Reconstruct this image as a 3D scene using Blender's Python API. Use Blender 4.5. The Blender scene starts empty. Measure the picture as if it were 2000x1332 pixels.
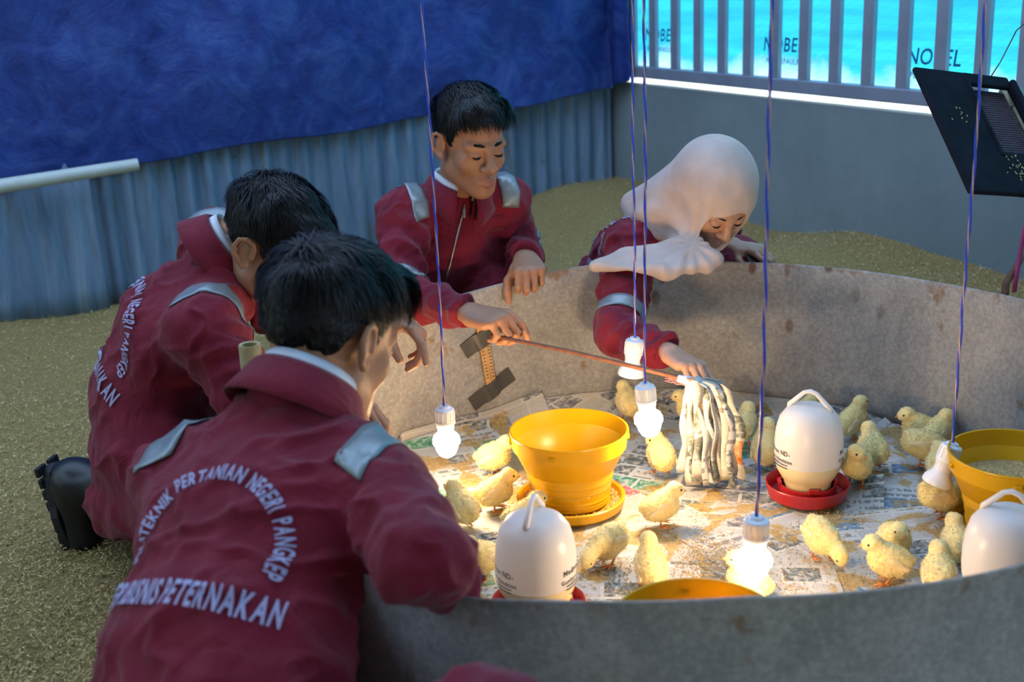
import bpy, bmesh, math, random
import numpy as np
from mathutils import Vector, Matrix
from mathutils.bvhtree import BVHTree

random.seed(7); rng = np.random.default_rng(7)
scene = bpy.context.scene
COL = scene.collection
V = lambda *a: np.array(a, float)

# ------------------------------------------------------------------ camera
FPX, PITCH, ROLL, CAMZ = 2350.0, math.radians(17.1), math.radians(2.5), 1.06
_R0 = V(1, 0, 0); _U0 = V(0, math.sin(PITCH), math.cos(PITCH)); CF = V(0, math.cos(PITCH), -math.sin(PITCH))
CR = math.cos(ROLL)*_R0 - math.sin(ROLL)*_U0
CU = math.sin(ROLL)*_R0 + math.cos(ROLL)*_U0
CC = V(0, 0, CAMZ)
cam_d = bpy.data.cameras.new('camera'); cam = bpy.data.objects.new('camera', cam_d); COL.objects.link(cam)
cam_d.sensor_width = 36.0; cam_d.lens = FPX/2000*36; cam_d.clip_start = 0.05
cam_d.dof.use_dof = True; cam_d.dof.focus_distance = 2.5; cam_d.dof.aperture_fstop = 4.0
m = Matrix.Identity(4)
for i in range(3):
    m[i][0] = CR[i]; m[i][1] = CU[i]; m[i][2] = -CF[i]; m[i][3] = CC[i]
cam.matrix_world = m
scene.camera = cam

def ray(x, y): return CF + CR*(x-1000)/FPX - CU*(y-666)/FPX
def D(x, y, d): return CC + ray(x, y)*d                                  # pixel + depth -> point of the place
def atz(x, y, z): d = ray(x, y); return CC + d*((z-CAMZ)/d[2])
def aty(x, y, Yv): d = ray(x, y); return CC + d*(Yv/d[1])

# ------------------------------------------------------------------ light
world = bpy.data.worlds.new('sky'); scene.world = world; world.use_nodes = True
bg = world.node_tree.nodes['Background']
bg.inputs[0].default_value = (0.45, 0.65, 1.0, 1); bg.inputs[1].default_value = 2.15
WA = math.radians(27); CORNER = V(0.47, 5.1)
DL = -V(math.cos(WA), math.sin(WA)); DR = V(math.sin(WA), -math.cos(WA))     # along the left and the right wall, away from the corner
NR = V(math.cos(WA), math.sin(WA))                                            # outward normal of the right wall
NL = V(-math.sin(WA), math.cos(WA))                                           # outward normal of the left wall
sun_d = bpy.data.lights.new('sun', 'SUN'); sun = bpy.data.objects.new('sun', sun_d); COL.objects.link(sun)
sun_d.energy = 9.8; sun_d.angle = math.radians(1.0); sun_d.color = (1.0, 0.95, 0.86)
_sd = V(-NR[0]*0.93+0.12, -NR[1]*0.93, -0.36)
sun.rotation_euler = Vector(_sd).to_track_quat('-Z', 'Y').to_euler()
sun.location = (4, 6, 4)
scene.view_settings.view_transform = 'Standard'; scene.view_settings.look = 'None'
scene.view_settings.gamma = 1.0; scene.view_settings.exposure = 0.58
scene.view_settings.use_curve_mapping = False
scene.cycles.max_bounces = 5; scene.cycles.diffuse_bounces = 2; scene.cycles.glossy_bounces = 2; scene.cycles.adaptive_threshold = 0.03; scene.cycles.transmission_bounces = 4; scene.cycles.caustics_reflective = False; scene.cycles.caustics_refractive = False
BULB = 106.0

# ------------------------------------------------------------------ materials
def nd(nt, typ, ins=None, **props):
    n = nt.nodes.new(typ)
    for k, v in props.items(): setattr(n, k, v)
    for k, v in (ins or {}).items():
        s = n.inputs[k]
        if isinstance(v, bpy.types.NodeSocket): nt.links.new(v, s)
        else: s.default_value = v
    return n
def c4(c): return (*c, 1) if len(c) == 3 else c
def mixc(nt, f, a, b, blend='MIX'):
    n = nt.nodes.new('ShaderNodeMix'); n.data_type = 'RGBA'; n.blend_type = blend
    for s, v in ((n.inputs[0], f), (n.inputs[6], a), (n.inputs[7], b)):
        if isinstance(v, bpy.types.NodeSocket): nt.links.new(v, s)
        else: s.default_value = c4(v) if isinstance(v, tuple) else v
    return n.outputs[2]
def ramp(nt, fac, stops, const=False):
    n = nt.nodes.new('ShaderNodeValToRGB'); cr = n.color_ramp
    if const: cr.interpolation = 'CONSTANT'
    while len(cr.elements) < len(stops): cr.elements.new(0.5)
    for e, (p, c) in zip(cr.elements, stops):
        e.position = p; e.color = c4(c) if isinstance(c, tuple) else (c, c, c, 1)
    nt.links.new(fac, n.inputs[0]); return n.outputs[0]
def mth(nt, op, a, b=0.0, c=0.0):
    n = nt.nodes.new('ShaderNodeMath'); n.operation = op
    for s, v in zip(n.inputs, (a, b, c)):
        if isinstance(v, bpy.types.NodeSocket): nt.links.new(v, s)
        else: s.default_value = v
    return n.outputs[0]
def mat0(name):
    mt = bpy.data.materials.new(name); mt.use_nodes = True
    nt = mt.node_tree; return mt, nt, nt.nodes['Principled BSDF']
def noise(nt, vec, scale, detail=4.0, rough=0.55, dist=0.0):
    return nd(nt, 'ShaderNodeTexNoise', {'Vector': vec, 'Scale': scale, 'Detail': detail, 'Roughness': rough, 'Distortion': dist}).outputs[0]
def objco(nt): return nd(nt, 'ShaderNodeTexCoord').outputs['Object']
def bump(nt, b, h, strength=0.3, dist=0.01):
    n = nd(nt, 'ShaderNodeBump', {'Strength': strength, 'Distance': dist, 'Height': h}); nt.links.new(n.outputs[0], b.inputs['Normal'])
def simple(name, col, rough=0.5, metal=0.0, var=0.0, vscale=30.0, bmp=0.0, bscale=60.0, spec=None, sss=0.0, trans=0.0, sheen=0.0):
    mt, nt, b = mat0(name)
    b.inputs['Roughness'].default_value = rough; b.inputs['Metallic'].default_value = metal
    b.inputs['Base Color'].default_value = c4(col)
    if spec is not None: b.inputs['Specular IOR Level'].default_value = spec
    if sss: b.inputs['Subsurface Weight'].default_value = sss; b.inputs['Subsurface Scale'].default_value = 0.01
    if trans: b.inputs['Transmission Weight'].default_value = trans
    if sheen: b.inputs['Sheen Weight'].default_value = sheen; b.inputs['Sheen Roughness'].default_value = 0.5
    co = objco(nt)
    f = noise(nt, co, vscale)
    v = max(var, 0.04)
    lo = tuple(max(0, x*(1-v)) for x in col[:3]); hi = tuple(min(1, x*(1+v)) for x in col[:3])
    nt.links.new(ramp(nt, f, [(0.3, lo), (0.7, hi)]), b.inputs['Base Color'])
    if bmp: bump(nt, b, noise(nt, co, bscale, 6), bmp, 0.004)
    return mt

M = {}
# maroon coverall cloth
def cloth_mat(name, col, bs=0.25, twill=900.0, sheen=0.15):
    mt, nt, b = mat0(name); co = objco(nt)
    f = noise(nt, co, 14, 5)
    nt.links.new(ramp(nt, f, [(0.3, tuple(x*0.86 for x in col)), (0.7, tuple(min(1, x*1.12) for x in col))]), b.inputs['Base Color'])
    b.inputs['Roughness'].default_value = 0.82; b.inputs['Sheen Weight'].default_value = sheen
    b.inputs['Specular IOR Level'].default_value = 0.25
    h = mth(nt, 'ADD', noise(nt, co, 16, 4, 0.6, 1.2), mth(nt, 'MULTIPLY', noise(nt, co, twill, 1), 0.06))
    bump(nt, b, h, bs, 0.012)
    return mt
M['maroon'] = cloth_mat('maroon_cloth', (0.20, 0.009, 0.027), 0.55)
M['hijab'] = cloth_mat('cream_cloth', (0.60, 0.475, 0.42), 0.25)
M['shirt'] = cloth_mat('white_shirt', (0.72, 0.74, 0.80), 0.1)
M['reflect'] = simple('reflective_tape', (0.27, 0.315, 0.33), 0.38, 0.35, 0.12, 60, 0.15, 30)
M['print'] = simple('back_print', (0.40, 0.39, 0.60), 0.6)
M['skin'] = simple('skin', (0.42, 0.20, 0.108), 0.5, 0, 0.10, 40, 0.06, 300)
M['lips'] = simple('lips', (0.40, 0.155, 0.105), 0.42, 0, 0.08, 60)
M['lips_pink'] = simple('lips_pink', (0.55, 0.25, 0.20), 0.42, 0, 0.08, 60)
M['skin_light'] = simple('skin_light', (0.54, 0.29, 0.185), 0.48, 0, 0.08, 40, 0.05, 300)
M['nail'] = simple('nail', (0.62, 0.38, 0.30), 0.3)
M['hair'] = simple('hair', (0.0045, 0.0045, 0.0055), 0.46, 0, 0.3, 60, spec=0.28)
M['eyewhite'] = simple('eye', (0.6, 0.55, 0.5), 0.2)
M['black'] = simple('black_gloss', (0.006, 0.006, 0.007), 0.15)
M['boot'] = simple('boot_rubber', (0.010, 0.012, 0.016), 0.34, 0, 0.2, 30, 0.2, 40)
M['sole'] = simple('sole_rubber', (0.012, 0.013, 0.016), 0.6, 0, 0.2, 40, 0.2, 60)
M['zip'] = simple('zip_metal', (0.45, 0.42, 0.36), 0.35, 0.8)
M['yellow'] = simple('yellow_plastic', (0.86, 0.49, 0.008), 0.33, 0, 0.04, 6, 0.03, 20)
def translucify(mt, col, fac):
    nt = mt.node_tree; b = nt.nodes['Principled BSDF']; t = nd(nt, 'ShaderNodeBsdfTranslucent', {'Color': c4(col)})
    mx = nd(nt, 'ShaderNodeMixShader', {0: fac, 1: b.outputs[0], 2: t.outputs[0]}); nt.links.new(mx.outputs[0], nt.nodes['Material Output'].inputs[0])
translucify(M['yellow'], (0.95, 0.62, 0.03), 0.25)
M['red'] = simple('red_plastic', (0.42, 0.018, 0.024), 0.36, 0, 0.08, 10, 0.05, 30)
M['socket'] = simple('white_plastic', (0.80, 0.82, 0.86), 0.32, 0, 0.02, 5)
M['ink'] = simple('print_ink', (0.03, 0.03, 0.035), 0.6)
M['wire_blue'] = simple('blue_wire', (0.025, 0.075, 0.62), 0.32, 0, 0.1, 30)
M['wire_copper'] = simple('clear_copper_wire', (0.55, 0.36, 0.34), 0.28, 0.3, 0.15, 60)
M['steel_wire'] = simple('steel_wire', (0.18, 0.19, 0.22), 0.5, 0.6)
M['bamboo'] = simple('bamboo', (0.45, 0.36, 0.17), 0.6, 0, 0.25, 30, 0.2, 60)
M['stick'] = simple('rusty_rod', (0.20, 0.075, 0.040), 0.7, 0, 0.3, 60, 0.4, 120)
M['thread'] = simple('pink_thread', (0.70, 0.22, 0.24), 0.7, 0, 0.2, 80)
M['pink'] = simple('pink_strap', (0.45, 0.03, 0.13), 0.6, 0, 0.2, 30)
M['tape'] = simple('duct_tape', (0.075, 0.068, 0.062), 0.42, 0, 0.15, 30, 0.15, 50)
M['thermo'] = simple('thermometer_wood', (0.62, 0.34, 0.12), 0.5, 0, 0.15, 40, 0.1, 60)
M['glass_tube'] = simple('glass_tube', (0.5, 0.42, 0.3), 0.15)
M['pvc'] = simple('pvc', (0.55, 0.60, 0.55), 0.4, 0, 0.08, 10)
M['heater'] = simple('heater_black', (0.012, 0.013, 0.02), 0.7, 0.0, 0.3, 20, 0.1, 40, spec=0.06)
M['heater_mesh'] = simple('heater_mesh', (0.14, 0.095, 0.12), 0.5, 0.5, 0.2, 40)
M['brass'] = simple('brass', (0.35, 0.30, 0.20), 0.45, 0.6, 0.2, 40)
M['crumb'] = simple('crumb', (0.55, 0.42, 0.18), 0.8, 0, 0.3, 90)
M['wood'] = simple('rafter_wood', (0.22, 0.15, 0.09), 0.7, 0, 0.3, 12, 0.3, 30)
M['chick'] = simple('chick_down', (0.95, 0.74, 0.32), 0.85, 0, 0.14, 60, 0.35, 260, sheen=0.3)
M['chick_head'] = M['chick']
M['chick_leg'] = simple('chick_leg', (0.72, 0.27, 0.09), 0.5, 0, 0.1, 90)
M['beak'] = simple('beak', (0.66, 0.30, 0.10), 0.4, 0, 0.1, 90)
M['ink_blue'] = simple('tarp_ink', (0.01, 0.16, 0.38), 0.7)
M['ledge'] = simple('sunlit_ledge', (0.80, 0.78, 0.66), 0.8, 0, 0.12, 9)  # paler than the concrete wall below, sun glare put into the colour
M['frame'] = simple('galvanised_frame', (0.30, 0.34, 0.42), 0.5, 0.25, 0.12, 8, 0.08, 40)

def concrete():
    mt, nt, b = mat0('concrete'); co = objco(nt)
    f = noise(nt, co, 2.5, 6, 0.6, 0.4); g = noise(nt, co, 30, 4)
    c = ramp(nt, f, [(0.3, (0.20, 0.26, 0.275)), (0.72, (0.285, 0.345, 0.355))])
    c = mixc(nt, mth(nt, 'MULTIPLY', g, 0.25), c, (0.16, 0.175, 0.175))
    nt.links.new(c, b.inputs['Base Color']); b.inputs['Roughness'].default_value = 0.85
    bump(nt, b, mth(nt, 'ADD', f, mth(nt, 'MULTIPLY', g, 0.4)), 0.25, 0.01); return mt
M['concrete'] = concrete()
def husk():
    mt, nt, b = mat0('rice_husk'); co = objco(nt)
    v = nd(nt, 'ShaderNodeTexVoronoi', {'Vector': co, 'Scale': 190.0}); g = noise(nt, co, 3.5, 5, 0.6)
    h = noise(nt, co, 240, 3, 0.7)
    c = ramp(nt, h, [(0.25, (0.16, 0.10, 0.028)), (0.5, (0.42, 0.29, 0.095)), (0.78, (0.66, 0.49, 0.20))])
    c = mixc(nt, mth(nt, 'MULTIPLY', g, 0.35), c, (0.28, 0.19, 0.07))
    nt.links.new(c, b.inputs['Base Color']); b.inputs['Roughness'].default_value = 0.9
    bump(nt, b, mth(nt, 'ADD', v.outputs[0], mth(nt, 'MULTIPLY', h, 0.8)), 0.8, 0.008); return mt
M['husk'] = husk()
def flakes():
    mt, nt, b = mat0('husk_flakes')
    r = nd(nt, 'ShaderNodeNewGeometry').outputs['Random Per Island']
    nt.links.new(ramp(nt, r, [(0.0, (0.20, 0.13, 0.04)), (0.5, (0.50, 0.36, 0.13)), (1.0, (0.76, 0.60, 0.28))]), b.inputs['Base Color'])
    b.inputs['Roughness'].default_value = 0.75; return mt
M['flakes'] = flakes()
def feed(name, lo, hi):
    mt, nt, b = mat0(name)
    r = nd(nt, 'ShaderNodeNewGeometry').outputs['Random Per Island']
    nt.links.new(ramp(nt, r, [(0.0, lo), (1.0, hi)]), b.inputs['Base Color'])
    b.inputs['Roughness'].default_value = 0.85; return mt
M['feed'] = feed('feed_grain', (0.30, 0.17, 0.05), (0.62, 0.42, 0.16))
M['feed_pale'] = feed('feed_pellet', (0.48, 0.32, 0.12), (0.80, 0.58, 0.26))
def corr():
    mt, nt, b = mat0('corrugated_zinc'); co = objco(nt)
    mp = nd(nt, 'ShaderNodeMapping', {'Vector': co, 'Scale': (9, 9, 1.1)}).outputs[0]
    f = noise(nt, mp, 1.6, 6, 0.65, 0.6); r = noise(nt, co, 9, 5, 0.6); s = noise(nt, mp, 4, 5)
    c = ramp(nt, f, [(0.3, (0.10, 0.17, 0.27)), (0.55, (0.20, 0.31, 0.45)), (0.8, (0.36, 0.48, 0.60))])
    c = mixc(nt, ramp(nt, s, [(0.56, 0.0), (0.72, 0.75)]), c, (0.17, 0.155, 0.10))
    c = mixc(nt, ramp(nt, r, [(0.68, 0.0), (0.72, 0.9)]), c, (0.11, 0.06, 0.035))
    nt.links.new(c, b.inputs['Base Color']); b.inputs['Metallic'].default_value = 0.25; b.inputs['Roughness'].default_value = 0.55
    bump(nt, b, f, 0.15, 0.01); return mt
M['corr'] = corr()
def galv():
    mt, nt, b = mat0('pen_sheet'); co = objco(nt)
    f = noise(nt, co, 5, 7, 0.65, 0.6); g = noise(nt, co, 110, 4, 0.75); r = noise(nt, co, 11, 6, 0.62); big = noise(nt, co, 2.2, 3)
    sp = nd(nt, 'ShaderNodeTexVoronoi', {'Vector': nd(nt, 'ShaderNodeMapping', {'Vector': co, 'Scale': (1, 1, 0.55)}).outputs[0], 'Scale': 15.0, 'Randomness': 1.0})
    c = ramp(nt, f, [(0.28, (0.25, 0.26, 0.265)), (0.5, (0.39, 0.38, 0.365)), (0.75, (0.52, 0.505, 0.47))])
    c = mixc(nt, ramp(nt, g, [(0.42, 0.30), (0.55, 0.0)]), c, (0.13, 0.12, 0.11))
    c = mixc(nt, ramp(nt, g, [(0.60, 0.0), (0.68, 0.45)]), c, (0.66, 0.62, 0.54))
    rim = nd(nt, 'ShaderNodeSeparateXYZ', {'Vector': co}).outputs[2]
    edge = nd(nt, 'ShaderNodeMapRange', {'Value': rim, 'From Min': 0.31, 'From Max': 0.39, 'To Min': 0.0, 'To Max': 0.10}).outputs[0]
    rr = mth(nt, 'ADD', r, edge)
    c = mixc(nt, ramp(nt, rr, [(0.63, 0.0), (0.70, 0.75)]), c, (0.24, 0.125, 0.05))
    spots = mth(nt, 'MULTIPLY', ramp(nt, sp.outputs[0], [(0.12, 1.0), (0.2, 0.0)]), ramp(nt, big, [(0.46, 0.0), (0.58, 1.0)]))
    c = mixc(nt, mth(nt, 'MULTIPLY', spots, 0.85), c, (0.13, 0.052, 0.03))
    nt.links.new(c, b.inputs['Base Color']); b.inputs['Metallic'].default_value = 0.15; b.inputs['Roughness'].default_value = 0.6
    bump(nt, b, mth(nt, 'ADD', mth(nt, 'MULTIPLY', g, 0.4), f), 0.22, 0.006); return mt
M['galv'] = galv()
def tarp():
    mt, nt, b = mat0('blue_tarpaulin'); co = objco(nt)
    f = noise(nt, co, 7, 8, 0.72, 1.0); g = noise(nt, co, 26, 6, 0.7, 0.8)
    c = ramp(nt, f, [(0.3, (0.006, 0.018, 0.15)), (0.5, (0.018, 0.050, 0.25)), (0.75, (0.055, 0.12, 0.36))])
    c = mixc(nt, ramp(nt, g, [(0.55, 0.0), (0.8, 0.35)]), c, (0.075, 0.085, 0.18))
    nt.links.new(c, b.inputs['Base Color']); b.inputs['Roughness'].default_value = 0.42
    b.inputs['Specular IOR Level'].default_value = 0.35
    bump(nt, b, mth(nt, 'ADD', f, mth(nt, 'MULTIPLY', g, 0.5)), 0.5, 0.02); return mt
M['tarp'] = tarp()
def wintarp():
    mt, nt, b = mat0('cyan_tarpaulin'); co = objco(nt)
    nt.nodes.remove(b)
    mp = nd(nt, 'ShaderNodeMapping', {'Vector': co, 'Scale': (0.6, 0.6, 9)}).outputs[0]
    f = noise(nt, mp, 3, 4); g = noise(nt, co, 4, 3, 0.5, 0.5)
    w = nd(nt, 'ShaderNodeTexWave', {'Vector': co, 'Scale': 28.0, 'Distortion': 0.4}, bands_direction='Z').outputs[1]
    w2 = nd(nt, 'ShaderNodeTexWave', {'Vector': co, 'Scale': 28.0, 'Distortion': 0.4}, bands_direction='DIAGONAL').outputs[1]
    wv = mth(nt, 'MULTIPLY', mth(nt, 'ADD', w, w2), 0.5)
    c = ramp(nt, f, [(0.32, (0.008, 0.125, 0.20)), (0.62, (0.012, 0.185, 0.25))])
    z = nd(nt, 'ShaderNodeSeparateXYZ', {'Vector': co}).outputs[2]
    lowf = nd(nt, 'ShaderNodeMapRange', {'Value': mth(nt, 'ADD', z, mth(nt, 'MULTIPLY', g, 0.22)), 'From Min': 0.17, 'From Max': 0.245, 'To Min': 1.0, 'To Max': 0.0}).outputs[0]
    c = mixc(nt, mth(nt, 'MULTIPLY', lowf, 0.8), c, (0.21, 0.29, 0.32))       # pale hem, the stronger sunlight on it painted into the colour
    c = mixc(nt, mth(nt, 'MULTIPLY', wv, 0.25), c, (0.004, 0.11, 0.20))
    t = nd(nt, 'ShaderNodeBsdfTranslucent', {'Color': c}); dd = nd(nt, 'ShaderNodeBsdfDiffuse', {'Color': c})
    mx = nd(nt, 'ShaderNodeMixShader', {0: 0.12, 1: t.outputs[0], 2: dd.outputs[0]})
    nt.links.new(mx.outputs[0], nt.nodes['Material Output'].inputs[0]); return mt
M['wintarp'] = wintarp()
def bell():
    mt, nt, b = mat0('milky_plastic'); co = objco(nt)
    nt.links.new(ramp(nt, noise(nt, co, 6, 3), [(0.3, (0.86, 0.85, 0.86)), (0.7, (0.92, 0.90, 0.90))]), b.inputs['Base Color'])
    b.inputs['Roughness'].default_value = 0.32; return mt
M['bell'] = bell(); translucify(M['bell'], (0.98, 0.93, 0.88), 0.35)
M['bell_water'] = simple('vitamin_water_plastic', (0.78, 0.66, 0.40), 0.3, 0, 0.04, 8)
def bulbm(on):
    if not on: return simple('dead_bulb', (0.82, 0.84, 0.88), 0.3)
    mt, nt, b = mat0('lit_bulb')
    b.inputs['Emission Color'].default_value = (1.0, 0.66, 0.32, 1); b.inputs['Emission Strength'].default_value = BULB
    b.inputs['Base Color'].default_value = (0.9, 0.85, 0.75, 1); b.inputs['Roughness'].default_value = 0.4
    f = noise(nt, objco(nt), 3, 1); nt.links.new(ramp(nt, f, [(0, (1.0, 0.66, 0.36)), (1, (1.0, 0.70, 0.40))]), b.inputs['Emission Color'])
    return mt
M['bulb'] = bulbm(True); M['deadbulb'] = bulbm(False)
def news(name, tint, spill, hue):
    mt, nt, b = mat0(name)
    uv = nd(nt, 'ShaderNodeTexCoord').outputs['UV']; co = objco(nt)
    br = nd(nt, 'ShaderNodeTexBrick', {'Vector': uv, 'Color1': (0, 0, 0, 1), 'Color2': (1, 1, 1, 1), 'Mortar': (0.5, 0.5, 0.5, 1), 'Scale': 1.0,
            'Mortar Size': 0.0035, 'Mortar Smooth': 0.0, 'Bias': 0.0, 'Brick Width': 0.072, 'Row Height': 0.058}, offset=0.37, offset_frequency=2, squash=1.7, squash_frequency=3)
    rnd = br.outputs[0]; mort = br.outputs[1]
    sx = nd(nt, 'ShaderNodeSeparateXYZ', {'Vector': uv})
    lines = mth(nt, 'GREATER_THAN', mth(nt, 'FRACT', mth(nt, 'MULTIPLY', sx.outputs[1], 1/0.0042)), 0.5)
    brk = mth(nt, 'GREATER_THAN', noise(nt, nd(nt, 'ShaderNodeMapping', {'Vector': uv, 'Scale': (420, 240, 1)}).outputs[0], 1.0, 1), 0.42)
    txt = mth(nt, 'MULTIPLY', mth(nt, 'MULTIPLY', lines, brk), 0.42)
    paper = mixc(nt, mth(nt, 'MULTIPLY', noise(nt, uv, 9, 4), 0.4), tint, tuple(x*0.8 for x in tint))
    ctext = mixc(nt, txt, paper, (0.10, 0.10, 0.10))
    hl = mth(nt, 'GREATER_THAN', mth(nt, 'FRACT', mth(nt, 'MULTIPLY', sx.outputs[1], 1/0.026)), 0.52)
    hb = mth(nt, 'GREATER_THAN', noise(nt, nd(nt, 'ShaderNodeMapping', {'Vector': uv, 'Scale': (110, 45, 1)}).outputs[0], 1.0, 1), 0.47)
    chead = mixc(nt, mth(nt, 'MULTIPLY', mth(nt, 'MULTIPLY', hl, hb), 0.6), paper, (0.05, 0.05, 0.07))
    pn = noise(nt, uv, 55, 5, 0.6, 1.0)
    cpicA = ramp(nt, pn, [(0.3, (0.05, 0.06, 0.06)), (0.5, (0.22, 0.24, 0.22)), (0.66, (0.62, 0.62, 0.58))])
    cpicB = ramp(nt, pn, [(0.3, hue), (0.52, tuple(min(1, x*1.5+0.12) for x in hue)), (0.7, (0.70, 0.70, 0.62))])
    c = mixc(nt, mth(nt, 'GREATER_THAN', rnd, 0.55), ctext, chead)
    c = mixc(nt, mth(nt, 'GREATER_THAN', rnd, 0.68), c, cpicA)
    c = mixc(nt, mth(nt, 'GREATER_THAN', rnd, 0.82), c, cpicB)
    c = mixc(nt, mort, c, paper)
    wp = nd(nt, 'ShaderNodeNewGeometry').outputs['Position']; s = noise(nt, wp, 10, 5, 0.62, 0.5); s2 = noise(nt, wp, 4.0, 2); s3 = noise(nt, wp, 150, 3, 0.7)
    sm = mth(nt, 'ADD', s, mth(nt, 'MULTIPLY', mth(nt, 'SUBTRACT', s2, 0.5), 0.5))
    sm = mth(nt, 'ADD', sm, mth(nt, 'MULTIPLY', mth(nt, 'SUBTRACT', s3, 0.5), 0.14))
    c = mixc(nt, ramp(nt, sm, [(0.60-spill, 0.0), (0.64-spill, 0.85)]), c, ramp(nt, s3, [(0.3, (0.30, 0.165, 0.03)), (0.7, (0.58, 0.40, 0.12))]))
    nt.links.new(c, b.inputs['Base Color']); b.inputs['Roughness'].default_value = 0.8; b.inputs['Specular IOR Level'].default_value = 0.2
    bump(nt, b, noise(nt, co, 20, 4), 0.25, 0.006); return mt
M['news'] = [news('newsprint_grey', (0.60, 0.60, 0.56), 0.07, (0.03, 0.12, 0.22)), news('newsprint_green', (0.58, 0.62, 0.58), 0.085, (0.03, 0.17, 0.10)),
             news('newsprint_red', (0.62, 0.59, 0.54), 0.07, (0.34, 0.05, 0.06)), news('newsprint_clean', (0.58, 0.57, 0.52), 0.0, (0.10, 0.10, 0.11))]

# ------------------------------------------------------------------ mesh helpers
def link(o, parent=None):
    COL.objects.link(o)
    if parent: o.parent = parent
    return o
def mesh_np(name, v, f, smooth=True):
    """v (n,3) array, f (m,k) int array (k = 3 or 4)"""
    me = bpy.data.meshes.new(name); v = np.asarray(v, np.float32); f = np.asarray(f, np.int32)
    me.vertices.add(len(v)); me.vertices.foreach_set('co', v.ravel())
    k = f.shape[1]; me.loops.add(f.size); me.loops.foreach_set('vertex_index', f.ravel())
    me.polygons.add(len(f)); me.polygons.foreach_set('loop_start', np.arange(0, f.size, k, dtype=np.int32))
    me.update(calc_edges=True)
    if smooth: me.polygons.foreach_set('use_smooth', np.ones(len(f), bool))
    return me
def mesh_py(name, v, f, smooth=False):
    me = bpy.data.meshes.new(name); me.from_pydata([tuple(map(float, p)) for p in v], [], [tuple(map(int, q)) for q in f]); me.update()
    if smooth: me.polygons.foreach_set('use_smooth', np.ones(len(f), bool))
    return me
def ob(name, me, mt, parent=None, loc=None):
    o = bpy.data.objects.new(name, me)
    if me is not None and mt is not None and not me.materials: me.materials.append(mt)
    link(o, parent)
    if loc is not None: o.location = tuple(map(float, loc))
    return o
def empty(name, loc=(0, 0, 0), rz=0.0):
    o = bpy.data.objects.new(name, None); o.empty_display_size = 0.05; link(o); o.location = tuple(map(float, loc)); o.rotation_euler = (0, 0, rz); return o
def tag(o, label, cat, group=None, kind=None):
    if label: o['label'] = label
    if cat: o['category'] = cat
    if group: o['group'] = group
    if kind: o['kind'] = kind
    return o
class MB:
    def __init__(s): s.v = []; s.f = []
    def add(s, v, f): b = len(s.v); s.v += [tuple(map(float, p)) for p in v]; s.f += [tuple(i+b for i in q) for q in f]
    def box(s, c, size, Mx=None):
        c = V(*c); h = V(*size)/2; R = np.eye(3) if Mx is None else Mx
        vs = [c + R @ (h*V(x, y, z)) for x in (-1, 1) for y in (-1, 1) for z in (-1, 1)]
        s.add(vs, [(0, 1, 3, 2), (4, 6, 7, 5), (0, 4, 5, 1), (2, 3, 7, 6), (0, 2, 6, 4), (1, 5, 7, 3)])
    def tube(s, pts, rad, n=8, cap=True):
        pts = [V(*p) for p in pts]; rad = [rad]*len(pts) if np.isscalar(rad) else rad
        t = [pts[min(i+1, len(pts)-1)]-pts[max(i-1, 0)] for i in range(len(pts))]
        a = V(0, 0, 1) if abs(t[0][2]) < 0.9*np.linalg.norm(t[0]) else V(1, 0, 0)
        vs = []
        for p, d, r in zip(pts, t, rad):
            d = d/(np.linalg.norm(d)+1e-12); x = np.cross(a, d); x /= np.linalg.norm(x)+1e-12; y = np.cross(d, x); a = np.cross(d, x)*0+a
            for k in range(n): q = 2*math.pi*k/n; vs.append(p+r*(math.cos(q)*x+math.sin(q)*y))
        fs = [(i*n+k, i*n+(k+1) % n, (i+1)*n+(k+1) % n, (i+1)*n+k) for i in range(len(pts)-1) for k in range(n)]
        if cap: fs += [tuple(range(n-1, -1, -1)), tuple(range((len(pts)-1)*n, len(pts)*n))]
        s.add(vs, fs)
    def lathe(s, prof, n=48, c=(0, 0, 0), Mx=None):
        R = np.eye(3) if Mx is None else Mx; c = V(*c); vs = []; fs = []
        for r, z in prof:
            for k in range(n): a = 2*math.pi*k/n; vs.append(c+R @ V(r*math.cos(a), r*math.sin(a), z))
        for i in range(len(prof)-1):
            for k in range(n): fs.append((i*n+k, i*n+(k+1) % n, (i+1)*n+(k+1) % n, (i+1)*n+k))
        s.add(vs, fs)
    def build(s, name, mt, parent=None, smooth=False, loc=None):
        return ob(name, mesh_py(name, s.v, s.f, smooth), mt, parent, loc)
def bevel(o, w, seg=2):
    b = o.modifiers.new('bevel', 'BEVEL'); b.width = w; b.segments = seg; b.limit_method = 'ANGLE'; return o
def autosmooth(o, ang=35):
    me = o.data
    me.polygons.foreach_set('use_smooth', np.ones(len(me.polygons), bool))
    try: me.set_sharp_from_angle(angle=math.radians(ang))
    except Exception: pass
    return o
def unit(v): v = np.asarray(v, float); return v/(np.linalg.norm(v)+1e-12)
def frame(fwd, up):
    y = unit(fwd); x = unit(np.cross(y, up)); z = np.cross(x, y); return np.stack([x, y, z], 1)   # columns: right, forward, up
def copy_tree(o, parent=None):
    c = o.copy(); COL.objects.link(c); c.parent = parent
    for ch in list(o.children): copy_tree(ch, c)
    return c
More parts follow.
